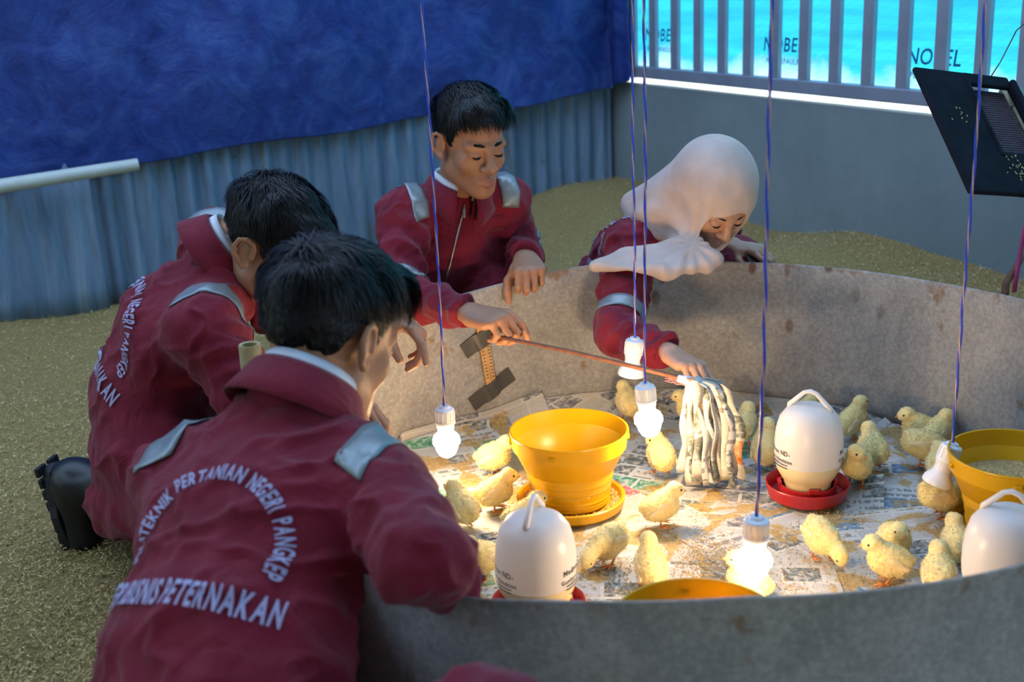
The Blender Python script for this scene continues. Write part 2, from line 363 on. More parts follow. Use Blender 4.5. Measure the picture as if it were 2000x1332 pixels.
# smooth numpy noise
_tab = rng.random((32, 32, 32)).astype(np.float32)*2-1
def vnoise(p):
    i = np.floor(p).astype(int); f = p-i; f = f*f*(3-2*f); i &= 31; j = (i+1) & 31; r = 0
    for a in (0, 1):
        for b in (0, 1):
            for c in (0, 1):
                w = (f[:, 0] if a else 1-f[:, 0])*(f[:, 1] if b else 1-f[:, 1])*(f[:, 2] if c else 1-f[:, 2])
                r = r+w*_tab[(j if a else i)[:, 0], (j if b else i)[:, 1], (j if c else i)[:, 2]]
    return r
def fbm(p, o=3): return sum(vnoise(p*2.0**k+17.3*k)*0.5**k for k in range(o))

# ------------------------------------------------------------------ signed distance modelling
def smin(a, b, k):
    if k <= 0: return np.minimum(a, b)
    h = np.clip(0.5+0.5*(a-b)/k, 0, 1); return a*(1-h)+b*h-k*h*(1-h)
class Field:
    def __init__(s, lo, hi, vox):
        s.lo = np.asarray(lo, float); s.vox = vox; n = np.ceil((np.asarray(hi, float)-s.lo)/vox).astype(int)+1
        s.n = n; s.F = np.full(n, 1.0, np.float32)
        s.ax = [(s.lo[i]+np.arange(n[i])*vox).astype(np.float32) for i in range(3)]
    def sub(s, lo, hi):
        a = np.clip(np.floor((np.asarray(lo)-s.lo)/s.vox).astype(int), 0, s.n); b = np.clip(np.ceil((np.asarray(hi)-s.lo)/s.vox).astype(int)+1, 0, s.n)
        sl = tuple(slice(x, y) for x, y in zip(a, b))
        return sl, s.ax[0][sl[0]][:, None, None], s.ax[1][sl[1]][None, :, None], s.ax[2][sl[2]][None, None, :]
    def op(s, lo, hi, fn, k, mode):
        sl, X, Y, Z = s.sub(lo, hi)
        if 0 in s.F[sl].shape: return
        d = fn(X, Y, Z).astype(np.float32)
        if mode == 'add': s.F[sl] = smin(s.F[sl], d, k)
        elif mode == 'cut': s.F[sl] = -smin(-s.F[sl], d, k)
        elif mode == 'int': s.F[sl] = -smin(-s.F[sl], -d, k)
    def rc(s, a, b, r1, r2, k=0.01, fold=None, mode='add'):
        a = np.asarray(a, float); b = np.asarray(b, float); m_ = max(r1, r2)+k+4*s.vox+(0.02 if fold else 0)
        ba = b-a; L2 = ba@ba+1e-12; L = math.sqrt(L2)
        ref = unit(np.cross(ba, V(0.3, 0.5, 0.81))); ref2 = unit(np.cross(ba, ref))
        def fn(X, Y, Z):
            px, py, pz = X-a[0], Y-a[1], Z-a[2]
            t0 = (px*ba[0]+py*ba[1]+pz*ba[2])/L2; t = np.clip(t0, 0, 1)
            qx, qy, qz = px-t*ba[0], py-t*ba[1], pz-t*ba[2]
            d = np.sqrt(qx*qx+qy*qy+qz*qz)-(r1+(r2-r1)*t)
            if fold:
                amp, nn, ph, sk = fold
                an = np.arctan2(qx*ref2[0]+qy*ref2[1]+qz*ref2[2], qx*ref[0]+qy*ref[1]+qz*ref[2])
                w = np.sin(6.283*(t*nn+sk*np.cos(an+ph))+ph+1.3*np.sin(an*2+ph*3))
                d = d-amp*(w*np.abs(w)*0.7+0.3*w)*(0.55+0.45*np.cos(an+ph*1.7))
            return d
        s.op(np.minimum(a, b)-m_, np.maximum(a, b)+m_, fn, k, mode)
    def ec(s, a, b, ra, rb, xd, k=0.02, mode='add'):
        """cone of elliptical section: half widths (rx, ry), x along xd"""
        a = np.asarray(a, float); b = np.asarray(b, float); ba = b-a; L = np.linalg.norm(ba); w = ba/L
        x = unit(xd-w*(xd@w)); y = np.cross(w, x); m_ = max(*ra, *rb)+k+4*s.vox
        def fn(X, Y, Z):
            px, py, pz = X-a[0], Y-a[1], Z-a[2]
            u = px*x[0]+py*x[1]+pz*x[2]; v = px*y[0]+py*y[1]+pz*y[2]; h = px*w[0]+py*w[1]+pz*w[2]
            t = np.clip(h/L, 0, 1); e = h-t*L
            rx = ra[0]+(rb[0]-ra[0])*t; ry = ra[1]+(rb[1]-ra[1])*t; mn = np.minimum(rx, ry)
            return (np.sqrt((u/rx)**2+(v/ry)**2+(e/mn)**2)-1)*mn
        s.op(np.minimum(a, b)-m_, np.maximum(a, b)+m_, fn, k, mode)
    def ell(s, c, r, R=None, k=0.01, mode='add', extra=None):
        c = np.asarray(c, float); R = np.eye(3) if R is None else R; m_ = max(r)+k+4*s.vox; mn = min(r)
        def fn(X, Y, Z):
            px, py, pz = X-c[0], Y-c[1], Z-c[2]
            u = (px*R[0, 0]+py*R[1, 0]+pz*R[2, 0])/r[0]; v = (px*R[0, 1]+py*R[1, 1]+pz*R[2, 1])/r[1]; w = (px*R[0, 2]+py*R[1, 2]+pz*R[2, 2])/r[2]
            q = np.sqrt(u*u+v*v+w*w); g = np.sqrt((u/r[0])**2+(v/r[1])**2+(w/r[2])**2)+1e-9
            return q*(q-1)/g
        s.op(c-m_, c+m_, fn, k, mode)
    def tri(s, a, b, c, r, k=0.01):
        a, b, c = (np.asarray(q, float) for q in (a, b, c)); m_ = r+k+4*s.vox; nn = np.cross(b-a, c-a); n2 = nn@nn
        def fn(X, Y, Z):
            P = np.stack(np.broadcast_arrays(X, Y, Z), -1)
            def seg(p, q):
                e = q-p; w = P-p; t = np.clip((w@e)/(e@e), 0, 1); z = w-t[..., None]*e; return (z*z).sum(-1)
            ins = (np.sign((P-a)@np.cross(b-a, nn)) + np.sign((P-b)@np.cross(c-b, nn)) + np.sign((P-c)@np.cross(a-c, nn))) <= -2.0
            de = np.minimum(np.minimum(seg(a, b), seg(b, c)), seg(c, a)); h = ((P-a)@nn)**2/n2
            return np.sqrt(np.where(ins, h, de))-r
        s.op(np.minimum(np.minimum(a, b), c)-m_, np.maximum(np.maximum(a, b), c)+m_, fn, k, 'add')
    def plane_cut(s, p, n, lo, hi, k=0.004):
        def fn(X, Y, Z): return (X-p[0])*n[0]+(Y-p[1])*n[1]+(Z-p[2])*n[2]
        s.op(lo, hi, fn, k, 'int')
    def mesh(s, smooth=2):
        F = s.F; nx, ny, nz = F.shape; S = F < 0
        cnt = np.zeros((nx-1, ny-1, nz-1), np.int8)
        for a in (0, 1):
            for b in (0, 1):
                for c in (0, 1): cnt += S[a:nx-1+a, b:ny-1+b, c:nz-1+c]
        I, J, K = np.nonzero((cnt > 0) & (cnt < 8)); n = len(I)
        idx = np.full(cnt.shape, -1, np.int32); idx[I, J, K] = np.arange(n)
        cor = [(a, b, c) for a in (0, 1) for b in (0, 1) for c in (0, 1)]
        val = {q: F[I+q[0], J+q[1], K+q[2]] for q in cor}
        acc = np.zeros((n, 3)); w = np.zeros(n)
        for q in cor:
            for ax in range(3):
                if q[ax]: continue
                r = list(q); r[ax] = 1; r = tuple(r); va, vb = val[q], val[r]; m_ = (va < 0) != (vb < 0)
                t = np.where(m_, va/(va-vb+1e-20), 0); p = np.array(q, float)[None].repeat(n, 0); p[:, ax] += t
                acc += p*m_[:, None]; w += m_
        P = s.lo+(np.stack([I, J, K], 1)+acc/w[:, None])*s.vox
        quads = []
        for ax in range(3):
            A = [slice(None)]*3; B = [slice(None)]*3; A[ax] = slice(0, -1); B[ax] = slice(1, None)
            sa = S[tuple(A)]; ch = sa != S[tuple(B)]; o1, o2 = [i for i in range(3) if i != ax]
            g = np.array(np.nonzero(ch)); fl = sa[tuple(g)]
            ok = (g[o1] > 0) & (g[o2] > 0) & (g[o1] < F.shape[o1]-1) & (g[o2] < F.shape[o2]-1); g = g[:, ok]; fl = fl[ok]
            def cell(d1, d2): h = g.copy(); h[o1] += d1; h[o2] += d2; return idx[tuple(h)]
            q = np.stack([cell(-1, -1), cell(0, -1), cell(0, 0), cell(-1, 0)], 1)
            flip = fl if ax != 1 else ~fl
            q[~flip] = q[~flip][:, ::-1]; quads.append(q)
        Q = np.concatenate(quads)
        for _ in range(smooth): P = lap(P, Q, 0.5)
        return P, Q
def lap(P, Q, f):
    e = np.concatenate([Q[:, [0, 1]], Q[:, [1, 2]], Q[:, [2, 3]], Q[:, [3, 0]]]); e = np.concatenate([e, e[:, ::-1]])
    c = np.bincount(e[:, 0], minlength=len(P))[:, None]
    s = np.stack([np.bincount(e[:, 0], P[e[:, 1], i], len(P)) for i in range(3)], 1)
    return P+(s/np.maximum(c, 1)-P)*f
def normals(P, Q):
    fn = np.cross(P[Q[:, 2]]-P[Q[:, 0]], P[Q[:, 3]]-P[Q[:, 1]]); N = np.zeros_like(P)
    for i in range(4):
        for a in range(3): N[:, a] += np.bincount(Q[:, i], fn[:, a], len(P))
    return N/(np.linalg.norm(N, axis=1, keepdims=True)+1e-12)

# ================================================================== the setting
def wl(s, z, off=0.0): p = CORNER+DL*s-NL*off; return V(p[0], p[1], z)       # a point on the left wall, off = into the room
def wr(s, z, off=0.0): p = CORNER+DR*s-NR*off; return V(p[0], p[1], z)       # a point on the right wall
PENC = V(0.29, 2.0); PENH = 0.385
PENR = 0.81
def _ang(th): return np.mod(np.degrees(th)+360.0, 360.0)
_rim = [(0, .385), (25, .385), (41, .379), (96, .379), (103, .372), (111, .360), (120, .348), (150, .336), (180, .335), (210, .338), (245, .356), (251, .367), (267, .386), (286, .382), (330, .382), (360, .385)]
def pen_r(th): return np.asarray(th)*0+PENR
def rim_z(th): return float(np.interp(_ang(th), [a for a, _ in _rim], [b for _, b in _rim]))
def pen_pt(th, z=0.0, inset=0.0): r = pen_r(th)-inset; return V(PENC[0]+r*math.cos(th), PENC[1]+r*math.sin(th), z)
def in_pen(x, y, margin=0.0):
    dx = np.asarray(x)-PENC[0]; dy = np.asarray(y)-PENC[1]; return np.hypot(dx, dy) < pen_r(np.arctan2(dy, dx))+margin
def pen_hit(px, py):
    """far inner wall of the pen as seen from the camera"""
    d = ray(px, py); best = None
    for t in np.linspace(3.3, 1.5, 900):
        p = CC+d*t
        if in_pen(p[0], p[1]): return p
    return p

def ground_z(x, y):
    x = np.asarray(x, float); y = np.asarray(y, float)
    dr = -((x-CORNER[0])*NR[0]+(y-CORNER[1])*NR[1]); dl = -((x-CORNER[0])*NL[0]+(y-CORNER[1])*NL[1])
    sm = lambda t: np.clip(t, 0, 1)**2*(3-2*np.clip(t, 0, 1))
    s_along = (x-CORNER[0])*DR[0]+(y-CORNER[1])*DR[1]
    wave = 0.030*np.sin(s_along*4.2+0.6)+0.012*np.sin(s_along*9+1)
    a = (0.185+wave)*sm((0.95-dr)/0.75); b = 0.125*sm((1.3-dr-0.5*0)/1.3)*sm((1.6-dl)/1.2)
    z = np.maximum(a, b)
    rr = np.hypot(x-PENC[0], y-PENC[1]); z = z*sm((rr-0.86)/0.25)
    return z
# floor : rice husk litter
n = 150; gx = np.linspace(-4.2, 4.4, n); gy = np.linspace(-3.2, 6.4, n); XX, YY = np.meshgrid(gx, gy, indexing='ij')
P = np.stack([XX.ravel(), YY.ravel(), ground_z(XX, YY).ravel()], 1)
P[:, 2] += 0.012*fbm(np.stack([P[:, 0]*4, P[:, 1]*4, P[:, 0]*0+2], 1), 3)*(~in_pen(P[:, 0], P[:, 1], 0.06))-0.006
ii = np.arange(n*n).reshape(n, n); Q = np.stack([ii[:-1, :-1].ravel(), ii[1:, :-1].ravel(), ii[1:, 1:].ravel(), ii[:-1, 1:].ravel()], 1)
flo = ob('floor', mesh_np('floor', P, Q), M['husk']); tag(flo, 'thick litter of loose rice husk covering the ground around the pen', None, kind='structure')
# loose husks : nobody could count them
NF = 120000
px = rng.random(NF)*2200-100; py = 380+rng.random(NF)*1000
_d = CF+np.outer((px-1000)/FPX, CR)-np.outer((py-666)/FPX, CU); pts = CC+_d*(-CAMZ/_d[:, 2])[:, None]
pts = pts[(pts[:, 1] < 5.6) & (pts[:, 1] > 0.6) & ~in_pen(pts[:, 0], pts[:, 1], 0.02)]
ins = (-((pts[:, 0]-CORNER[0])*NR[0]+(pts[:, 1]-CORNER[1])*NR[1]) > 0.01) & (-((pts[:, 0]-CORNER[0])*NL[0]+(pts[:, 1]-CORNER[1])*NL[1]) > 0.03)
pts = pts[ins]; pts[:, 2] = ground_z(pts[:, 0], pts[:, 1])+0.003+0.012*fbm(np.stack([pts[:, 0]*4, pts[:, 1]*4, pts[:, 0]*0+2], 1), 3)-0.004+rng.random(len(pts))*0.006
k = len(pts); ang = rng.random(k)*6.283; til = rng.normal(0, 0.5, k); L = 0.0035+rng.random(k)*0.003
dx = np.stack([np.cos(ang)*np.cos(til), np.sin(ang)*np.cos(til), np.sin(til)], 1)*L[:, None]
til2 = rng.normal(0, 0.5, k); dy = np.stack([-np.sin(ang)*np.cos(til2), np.cos(ang)*np.cos(til2), np.sin(til2)], 1)*0.0014
P = np.concatenate([pts-dx, pts+dy, pts+dx, pts-dy]); q = np.arange(k); Q = np.stack([q, q+k*3, q+2*k, q+k], 1)
tag(ob('loose_husk', mesh_np('loose_husk', P, Q, False), M['flakes']), 'loose straw-coloured rice husks strewn over the litter floor', 'rice husk', kind='stuff')

# left wall : block wall behind, corrugated sheets, blue tarpaulin
w = MB(); a0, a1 = wl(-0.2, 0), wl(4.6, 0)
def slab(mb, pfun, s0, s1, z0, z1, o0, o1):
    vs = [pfun(s, z, o) for s in (s0, s1) for o in (o0, o1) for z in (z0, z1)]
    mb.add(vs, [(0, 1, 3, 2), (4, 6, 7, 5), (0, 4, 5, 1), (2, 3, 7, 6), (0, 2, 6, 4), (1, 5, 7, 3)])
slab(w, wl, -0.15, 4.8, -0.1, 3.2, -0.03, -0.18)
wall_l = w.build('wall_left', M['concrete']); tag(wall_l, 'rear left wall clad with corrugated sheets below a blue tarpaulin', None, kind='structure')
def sheet(s0, s1, off, ztop, amp, pitch, lean=0.0, ph=0.0):
    ns = int((s1-s0)/pitch*8)+2; vs = []; fs = []
    ss = np.linspace(s0, s1, ns); zs = np.linspace(-0.04, ztop, 7)
    for j, z in enumerate(zs):
        for s in ss:
            o = off+amp*math.cos(2*math.pi*(s-s0)/pitch+ph)+0.006*float(vnoise(np.array([[s*3, z*3, 1.0]]))[0])+lean*(0.4-z)
            vs.append(wl(s+lean*0.3*(z-0.3), z, o))
    for j in range(6):
        for i in range(ns-1): fs.append((j*ns+i, j*ns+i+1, (j+1)*ns+i+1, (j+1)*ns+i))
    o = ob('corrugated_sheet', mesh_py('corrugated_sheet', vs, fs, True), M['corr'], wall_l)
    sd = o.modifiers.new('thick', 'SOLIDIFY'); sd.thickness = 0.0012
    return o
sheet(2.135, 3.0, 0.048, 0.62, 0.0055, 0.082, 0.04, 0.8); sheet(1.44, 2.165, 0.022, 0.64, 0.011, 0.071, 0.015); sheet(0.74, 1.46, 0.018, 0.66, 0.009, 0.071, 0, 1.0); sheet(0.02, 0.77, 0.014, 0.66, 0.009, 0.071, 0, 2.0)
sheet(2.98, 4.2, 0.03, 0.62, 0.009, 0.074)
# blue tarpaulin hanging in front of the sheets, wrapping the corner
def tarp_pt(s, z):
    """s along the left wall; negative s turns onto the window wall"""
    zt = (z-0.5)/1.6
    f = fbm(np.array([[s*2.2, z*1.3, 4.0]]), 3)[0]; g = fbm(np.array([[s*7, z*4, 9.0]]), 3)[0]
    off = 0.07+0.026*f+0.015*g
    cw = max(0, 1-abs(s-0.0)/0.45)
    off += cw*(0.02+0.03*math.sin(s*26+z*3.0)*0.6)
    if s >= 0.06: return wl(s, z, off)
    t = min(1, (0.06-s)/0.12); a = wl(0.06, z, off); b = wr(0.10, z, off*0.7)
    if s > -0.06: return a*(1-t)+b*t+V(-NL[0]-NR[0], -NL[1]-NR[1], 0)*0.05*math.sin(math.pi*t)*0.4
    return wr(0.10+(-0.06-s), z, off*0.7)
ss = np.concatenate([np.linspace(-0.15, 0.5, 60), np.linspace(0.52, 4.0, 150)]); zs = np.linspace(0, 1, 60); vs = []; fs = []
def tarp_bot(s):
    b = np.interp(s, [-0.15, 0, 0.4, 0.83, 1.97, 2.41, 4.0], [0.625, 0.585, 0.555, 0.54, 0.485, 0.455, 0.40])
    return b+0.006*math.sin(s*9)
for s in ss:
    zb = tarp_bot(s)
    for t in zs: vs.append(tarp_pt(s, zb+(2.6-zb)*t**1.5))
ns = len(zs)
for i in range(len(ss)-1):
    for j in range(ns-1): fs.append((i*ns+j, (i+1)*ns+j, (i+1)*ns+j+1, i*ns+j+1))
tp = ob('wall_tarpaulin', mesh_py('wall_tarpaulin', vs, fs, True), M['tarp']); tp.modifiers.new('thick', 'SOLIDIFY').thickness = 0.0015
tag(tp, 'crinkled dark blue tarpaulin hung over the upper rear wall', 'tarpaulin')
# white pipe on the lower tarpaulin edge
pp = MB(); pa, pb = wl(1.985, 0.487, 0.135), wl(3.6, 0.405, 0.145)
pp.tube([pa, pa+(pb-pa)*0.3, pa+(pb-pa)*0.6, pb], [0.021, 0.024, 0.027, 0.029], 20); d = unit(pb-pa)
pipe = pp.build('plastic_pipe', M['pvc'], None, True); tag(pipe, 'pale plastic pipe lying along the lower edge of the blue tarpaulin', 'pipe'); autosmooth(pipe, 50)
# right wall : low rendered wall, ledge outdoors, barred window with cyan tarpaulin behind
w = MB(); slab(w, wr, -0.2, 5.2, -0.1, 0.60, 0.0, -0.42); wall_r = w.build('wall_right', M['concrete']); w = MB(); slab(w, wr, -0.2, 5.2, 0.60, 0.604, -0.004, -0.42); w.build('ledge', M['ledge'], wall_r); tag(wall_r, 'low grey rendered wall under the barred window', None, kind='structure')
w = MB(); slab(w, wr, -0.2, 5.2, 2.35, 3.2, 0.0, -0.12); wall_ru = w.build('wall_right_upper', M['concrete']); tag(wall_ru, 'rendered wall above the barred window', None, kind='structure')
win = empty('window_1', wr(2.4, 0.6)); tag(win, 'wide window closed by grey steel bars over low wall', None, kind='structure')
wo = V(*win.location)
def wrl(s, z, off=0.0): return wr(s, z, off)-wo
w = MB(); slab(w, wrl, 0.0, 5.0, 0.628, 0.672, 0.012, -0.03); bevel(w.build('frame_rail', M['frame'], win), 0.004)
w = MB(); slab(w, wrl, 0.0, 5.0, 2.30, 2.36, 0.012, -0.03); bevel(w.build('frame_rail', M['frame'], win), 0.004)
w = MB(); slab(w, wrl, 0.0, 0.05, 0.60, 2.36, 0.010, -0.03); bevel(w.build('frame_jamb', M['frame'], win), 0.004)
w = MB(); slab(w, wrl, -0.022, 0.022, 0.66, 2.32, 0.004, -0.012); bm_ = mesh_py('bar', np.array(w.v)-0, w.f)
for k in range(32):
    s = 0.145+0.1467*k
    o = ob('bar', bm_, M['frame'], win); o.location = tuple(wr(s, 0)-wr(0, 0))
# window tarpaulin
ss = np.linspace(-0.15, 5.0, 120); zs = np.linspace(0.632, 2.7, 40); vs = []; fs = []
for s in ss:
    for z in zs: vs.append(wrl(s, z, -0.085-0.012*float(fbm(np.array([[s*2.5, z*2, 7.0]]), 2)[0])))
fs = [(i*40+j, (i+1)*40+j, (i+1)*40+j+1, i*40+j+1) for i in range(119) for j in range(39)]
wt = ob('window_tarpaulin', mesh_py('window_tarpaulin', vs, fs, True), M['wintarp'], None, wo); tag(wt, 'sunlit cyan tarpaulin sheet hung outside the barred window', 'tarpaulin')
# writing printed on the cyan sheet
_fc = {}
def glyph(ch, bold=0.012):
    if (ch, bold) in _fc: return _fc[ch, bold]
    cu = bpy.data.curves.new('g', 'FONT'); cu.body = ch; cu.size = 1.0; cu.offset = bold; cu.resolution_u = 3; cu.fill_mode = 'FRONT'
    o = bpy.data.objects.new('g', cu); me = bpy.data.meshes.new_from_object(o)
    bm = bmesh.new(); bm.from_mesh(me); bmesh.ops.triangulate(bm, faces=bm.faces[:]); bmesh.ops.subdivide_edges(bm, edges=bm.edges[:], cuts=1, use_grid_fill=True); bm.to_mesh(me); bm.free()
    v = np.array([tuple(q.co) for q in me.vertices]) if len(me.vertices) else np.zeros((0, 3)); f = [tuple(q.vertices) for q in me.polygons]
    wd = (v[:, 0].max()-v[:, 0].min()) if len(v) else 0.28
    if len(v): v[:, 0] -= v[:, 0].min()
    bpy.data.objects.remove(o); bpy.data.curves.remove(cu); bpy.data.meshes.remove(me)
    _fc[ch, bold] = (v, f, wd); return _fc[ch, bold]
def text2d(txt, size, xs=1.0, gap=0.09, bold=0.012, shear=0.0):
    """flat lettering, centred on x, baseline y=0"""
    v = []; f = []; x = 0
    for ch in txt:
        if ch == ' ': x += 0.30*xs*size; continue
        gv, gf, wd = glyph(ch, bold); b = len(v)
        v += [(x+(p[0]+shear*p[1])*xs*size, p[1]*size) for p in gv]; f += [tuple(i+b for i in q) for q in gf]
        x += (wd+gap)*xs*size
    v = np.array(v); v[:, 0] -= (x-gap*xs*size)/2; return v, f
def split_letters(v, f):
    """connected glyphs of a flat lettering as separate (v, f)"""
    par = list(range(len(v)))
    def find(a):
        while par[a] != a: par[a] = par[par[a]]; a = par[a]
        return a
    for q in f:
        for i in q[1:]: par[find(q[0])] = find(i)
    grp = {}
    for q in f: grp.setdefault(find(q[0]), []).append(q)
    for fs in grp.values():
        ids = sorted({i for q in fs for i in q}); mp = {a: b for b, a in enumerate(ids)}
        yield ids, [tuple(mp[i] for i in q) for q in fs]
def text_arc(txt, size, radius, a0, a1, xs=0.62, bold=0.03):
    """lettering on an arc from angle a0 to a1 (clockwise), baseline at radius"""
    adv = [(0.42 if ch == ' ' else glyph(ch, bold)[2]+0.13) for ch in txt]; tot = sum(adv); v = []; f = []; x = 0
    for ch, ad in zip(txt, adv):
        if ch != ' ':
            gv, gf, wd = glyph(ch, bold); b = len(v)
            for p in gv:
                t = a0+(a1-a0)*((x+p[0])/tot); r = radius+p[1]*size; v.append((r*math.cos(t), r*math.sin(t)))
            f += [tuple(i+b for i in q) for q in gf]
        x += ad
    return np.array(v), f
def on_right_wall(px, py):
    d = ray(px, py); t = ((V(*CORNER)-CC[:2])@NR)/(d[:2]@NR); p = CC+d*t; return (p[:2]-CORNER)@DR, p[2]
for s, z in (on_right_wall(1262, 82), on_right_wall(1500, 103), on_right_wall(1790, 130)):
    for txt, sz, dz, al in (('NOBEL', 0.068, 0, 0), ('PE TARPAULIN', 0.026, -0.042, 0)):
        v, f = text2d(txt, sz, 0.95, 0.12, 0.012, 0.15)
        vs = [wrl(s+p[0], z+dz+p[1], -0.066) for p in v]
        o = ob('lettering', mesh_py('lettering', vs, f), M['ink_blue'] if 'ink_blue' in M else M['ink'], wt)
        o['label'] = 'dark blue printed words ' + txt
# unseen walls and roof added to hold back sky light; rafters carrying the lamp cords
w = MB(); w.box((0.4, -3.2, 1.5), (9.2, 0.15, 3.2)); tag(w.build('shade_wall_front', M['concrete']), 'plain rendered wall added unseen behind the viewer to block light', None, kind='structure')  # added so that light falls from above, not from behind
w = MB(); w.box((-4.2, 1.2, 1.5), (0.15, 9.0, 3.2)); tag(w.build('shade_wall_side', M['concrete']), 'plain rendered side wall added out of view to block light', None, kind='structure')  # added out of view, keeps level sky light out
w = MB(); w.box((0.9, -0.85, 3.0), (7.0, 4.7, 0.10)); tag(w.build('shade_roof', M['concrete']), 'solid roof added out of view to shade the viewer side', None, kind='structure')  # added light blocker, darkens the foreground man's back
rf = MB(); rf.box((-0.9, 2.41, 2.76), (5.4, 0.07, 0.12)); tag(bevel(rf.build('rafter', M['wood']), 0.006), 'brown wooden rafter the lamp cords hang from, above the pen middle', 'rafter')
rf = MB(); rf.box((-0.9, 1.66, 2.76), (5.4, 0.07, 0.12)); tag(bevel(rf.build('rafter', M['wood']), 0.006), 'brown wooden rafter nearest the viewer, above the pen rim', 'rafter')

# ================================================================== the pen and what lies in it
nth = 260; vs = []; fs = []; zz = [-0.01, 0.06, 0.13, 0.2, 0.27, 0.33, PENH-0.004, PENH]
for i in range(nth):
    th = 2*math.pi*i/nth
    for j, z in enumerate(zz):
        r = pen_r(th)+0.004*float(vnoise(np.array([[math.cos(th)*4, math.sin(th)*4, z*5]]))[0])+(0.0015 if j == len(zz)-1 else 0)
        zj = z*(rim_z(th)/PENH if z > 0 else 1)
        vs.append((r*math.cos(th), r*math.sin(th), zj))
m_ = len(zz)
for i in range(nth):
    k = (i+1) % nth
    for j in range(m_-1): fs.append((i*m_+j, k*m_+j, k*m_+j+1, i*m_+j+1))
pen = ob('brooder_pen', mesh_py('brooder_pen', vs, fs, True), M['galv'], None, (PENC[0], PENC[1], 0)); sd = pen.modifiers.new('thick', 'SOLIDIFY'); sd.thickness = 0.0025; sd.offset = 0
tag(pen, 'round brooder pen of stained galvanised sheet holding the chicks', 'pen')

# newspapers on the pen floor
CLIMB = {0: 0.06, 1: 0.055, 2: 0.045, 3: 0.03, 4: 0.03}
def newspaper(cx, cy, rz, wd, hg, k, mi, curl=0.0, z0=0.003):
    nx, ny = 16, 22; vs = []; uv = []; ca, sa = math.cos(rz), math.sin(rz); du, dv = rng.random(2)*3
    for i in range(nx+1):
        for j in range(ny+1):
            lx, ly = (i/nx-0.5)*wd, (j/ny-0.5)*hg; uv.append((lx+du, ly+dv))
            x, y = cx+lx*ca-ly*sa, cy+lx*sa+ly*ca; dx, dy = x-PENC[0], y-PENC[1]; r = math.hypot(dx, dy); th = math.atan2(dy, dx)
            R = float(pen_r(th))-0.008-0.0006*k; z = z0+0.0011*k+0.0016*float(fbm(np.array([[x*9, y*9, k*3.1]]), 2)[0])
            if curl: z += curl*max(0, lx/wd+ly/hg-0.55)**2*6
            if r > R-0.03:
                e = r-(R-0.03)
                rr = R-0.03+0.03*(1-math.exp(-e/0.03)); z += CLIMB.get(k, 0.018)*math.tanh(max(0, e-0.03*(1-math.exp(-e/0.03)))/CLIMB.get(k, 0.018)); x, y = PENC[0]+rr*math.cos(th), PENC[1]+rr*math.sin(th)
            vs.append((x-cx, y-cy, max(z, 0.002)))
    fs = [(i*(ny+1)+j, (i+1)*(ny+1)+j, (i+1)*(ny+1)+j+1, i*(ny+1)+j+1) for i in range(nx) for j in range(ny)]
    me = mesh_py('newspaper', vs, fs, True); ul = me.uv_layers.new(name='UVMap')
    li = np.zeros(len(me.loops), np.int32); me.loops.foreach_get('vertex_index', li); ul.data.foreach_set('uv', np.array(uv, np.float32)[li].ravel())
    return ob('newspaper', me, M['news'][mi], None, (cx, cy, 0))
NEWS = [ # px, py, rot, w, h, material, label
 (1000, 905, 0.5, .42, .56, 3, 'newspaper sheet running up the pen wall left of the yellow feeder'),
 (1250, 800, 0.9, .40, .50, 3, 'brownish newspaper sheet against the pen wall behind the paper duster'),
 (1480, 830, 0.1, .58, .40, 3, 'newspaper strip folded up the far pen wall behind the left white drinker'),
 (1760, 850, -0.35, .50, .42, 0, 'newspaper sheet along the far pen wall beside the chick huddle'),
 (1930, 900, 0.7, .42, .56, 2, 'newspaper sheet with dark red headline under the right yellow feeder'),
 (960, 1060, -0.4, .42, .56, 1, 'newspaper with green ornament left of the nearest white drinker'),
 (1180, 950, 0.25, .42, .56, 1, 'greenish newspaper sheet under the feeder with littered print'),
 (1400, 930, -0.5, .42, .56, 1, 'newspaper sheet below the hanging paper duster'),
 (1640, 960, 0.35, .56, .42, 0, 'pale blue-grey newspaper with a bank advertisement beside the red drinker base'),
 (1800, 1030, -0.25, .42, .56, 0, 'newspaper with small colour photos left of the right drinker'),
 (1190, 1075, 0.55, .38, .50, 2, 'newspaper with a dark red picture block in the pen middle'),
 (1330, 1120, 0.15, .36, .46, 1, 'stained newspaper in front of the pen middle beside the back-turned chick'),
 (1500, 1060, -0.3, .42, .56, 3, 'large off-white newspaper spread under the nearest lit bulb'),
 (1640, 1110, 0.45, .40, .52, 0, 'newspaper with black and white photo close to the near rim'),
 (1010, 1150, 0.2, .40, .5, 1, 'newspaper under the red base of the nearest drinker'),
 (1850, 1130, 0.1, .42, .5, 0, 'newspaper under the resting chick by the near right rim'),
 (850, 960, 0.3, .5, .6, 1, 'newspaper at the left end of the pen below the leaning men'),
 (1330, 1230, -0.1, .56, .40, 3, 'newspaper under the front yellow feeder')]
for k, (px, py, rz, wd, hg, mi, lab) in enumerate(NEWS):
    p = atz(px, py, 0); o = newspaper(p[0], p[1], rz, wd, hg, k, mi, 0.02 if k in (12, 0, 8) else 0)
    tag(o, lab, 'newspaper', 'newspapers spread on the pen floor')
    if k == 8: bank = o
v, f = text2d('BANK', 0.030, 1.1, 0.12, 0.02, 0.2); q = atz(1672, 945, 0); a = 0.75
vs = [(q[0]+p[0]*math.cos(a)-p[1]*math.sin(a)-bank.location[0], q[1]+p[0]*math.sin(a)+p[1]*math.cos(a)-bank.location[1], 0.026) for p in v]
M['bank'] = simple('bank_ink', (0.05, 0.09, 0.33), 0.7)
o = ob('printed_word', mesh_py('printed_word', vs, f), M['bank'], bank); o['label'] = 'blue printed word BANK'
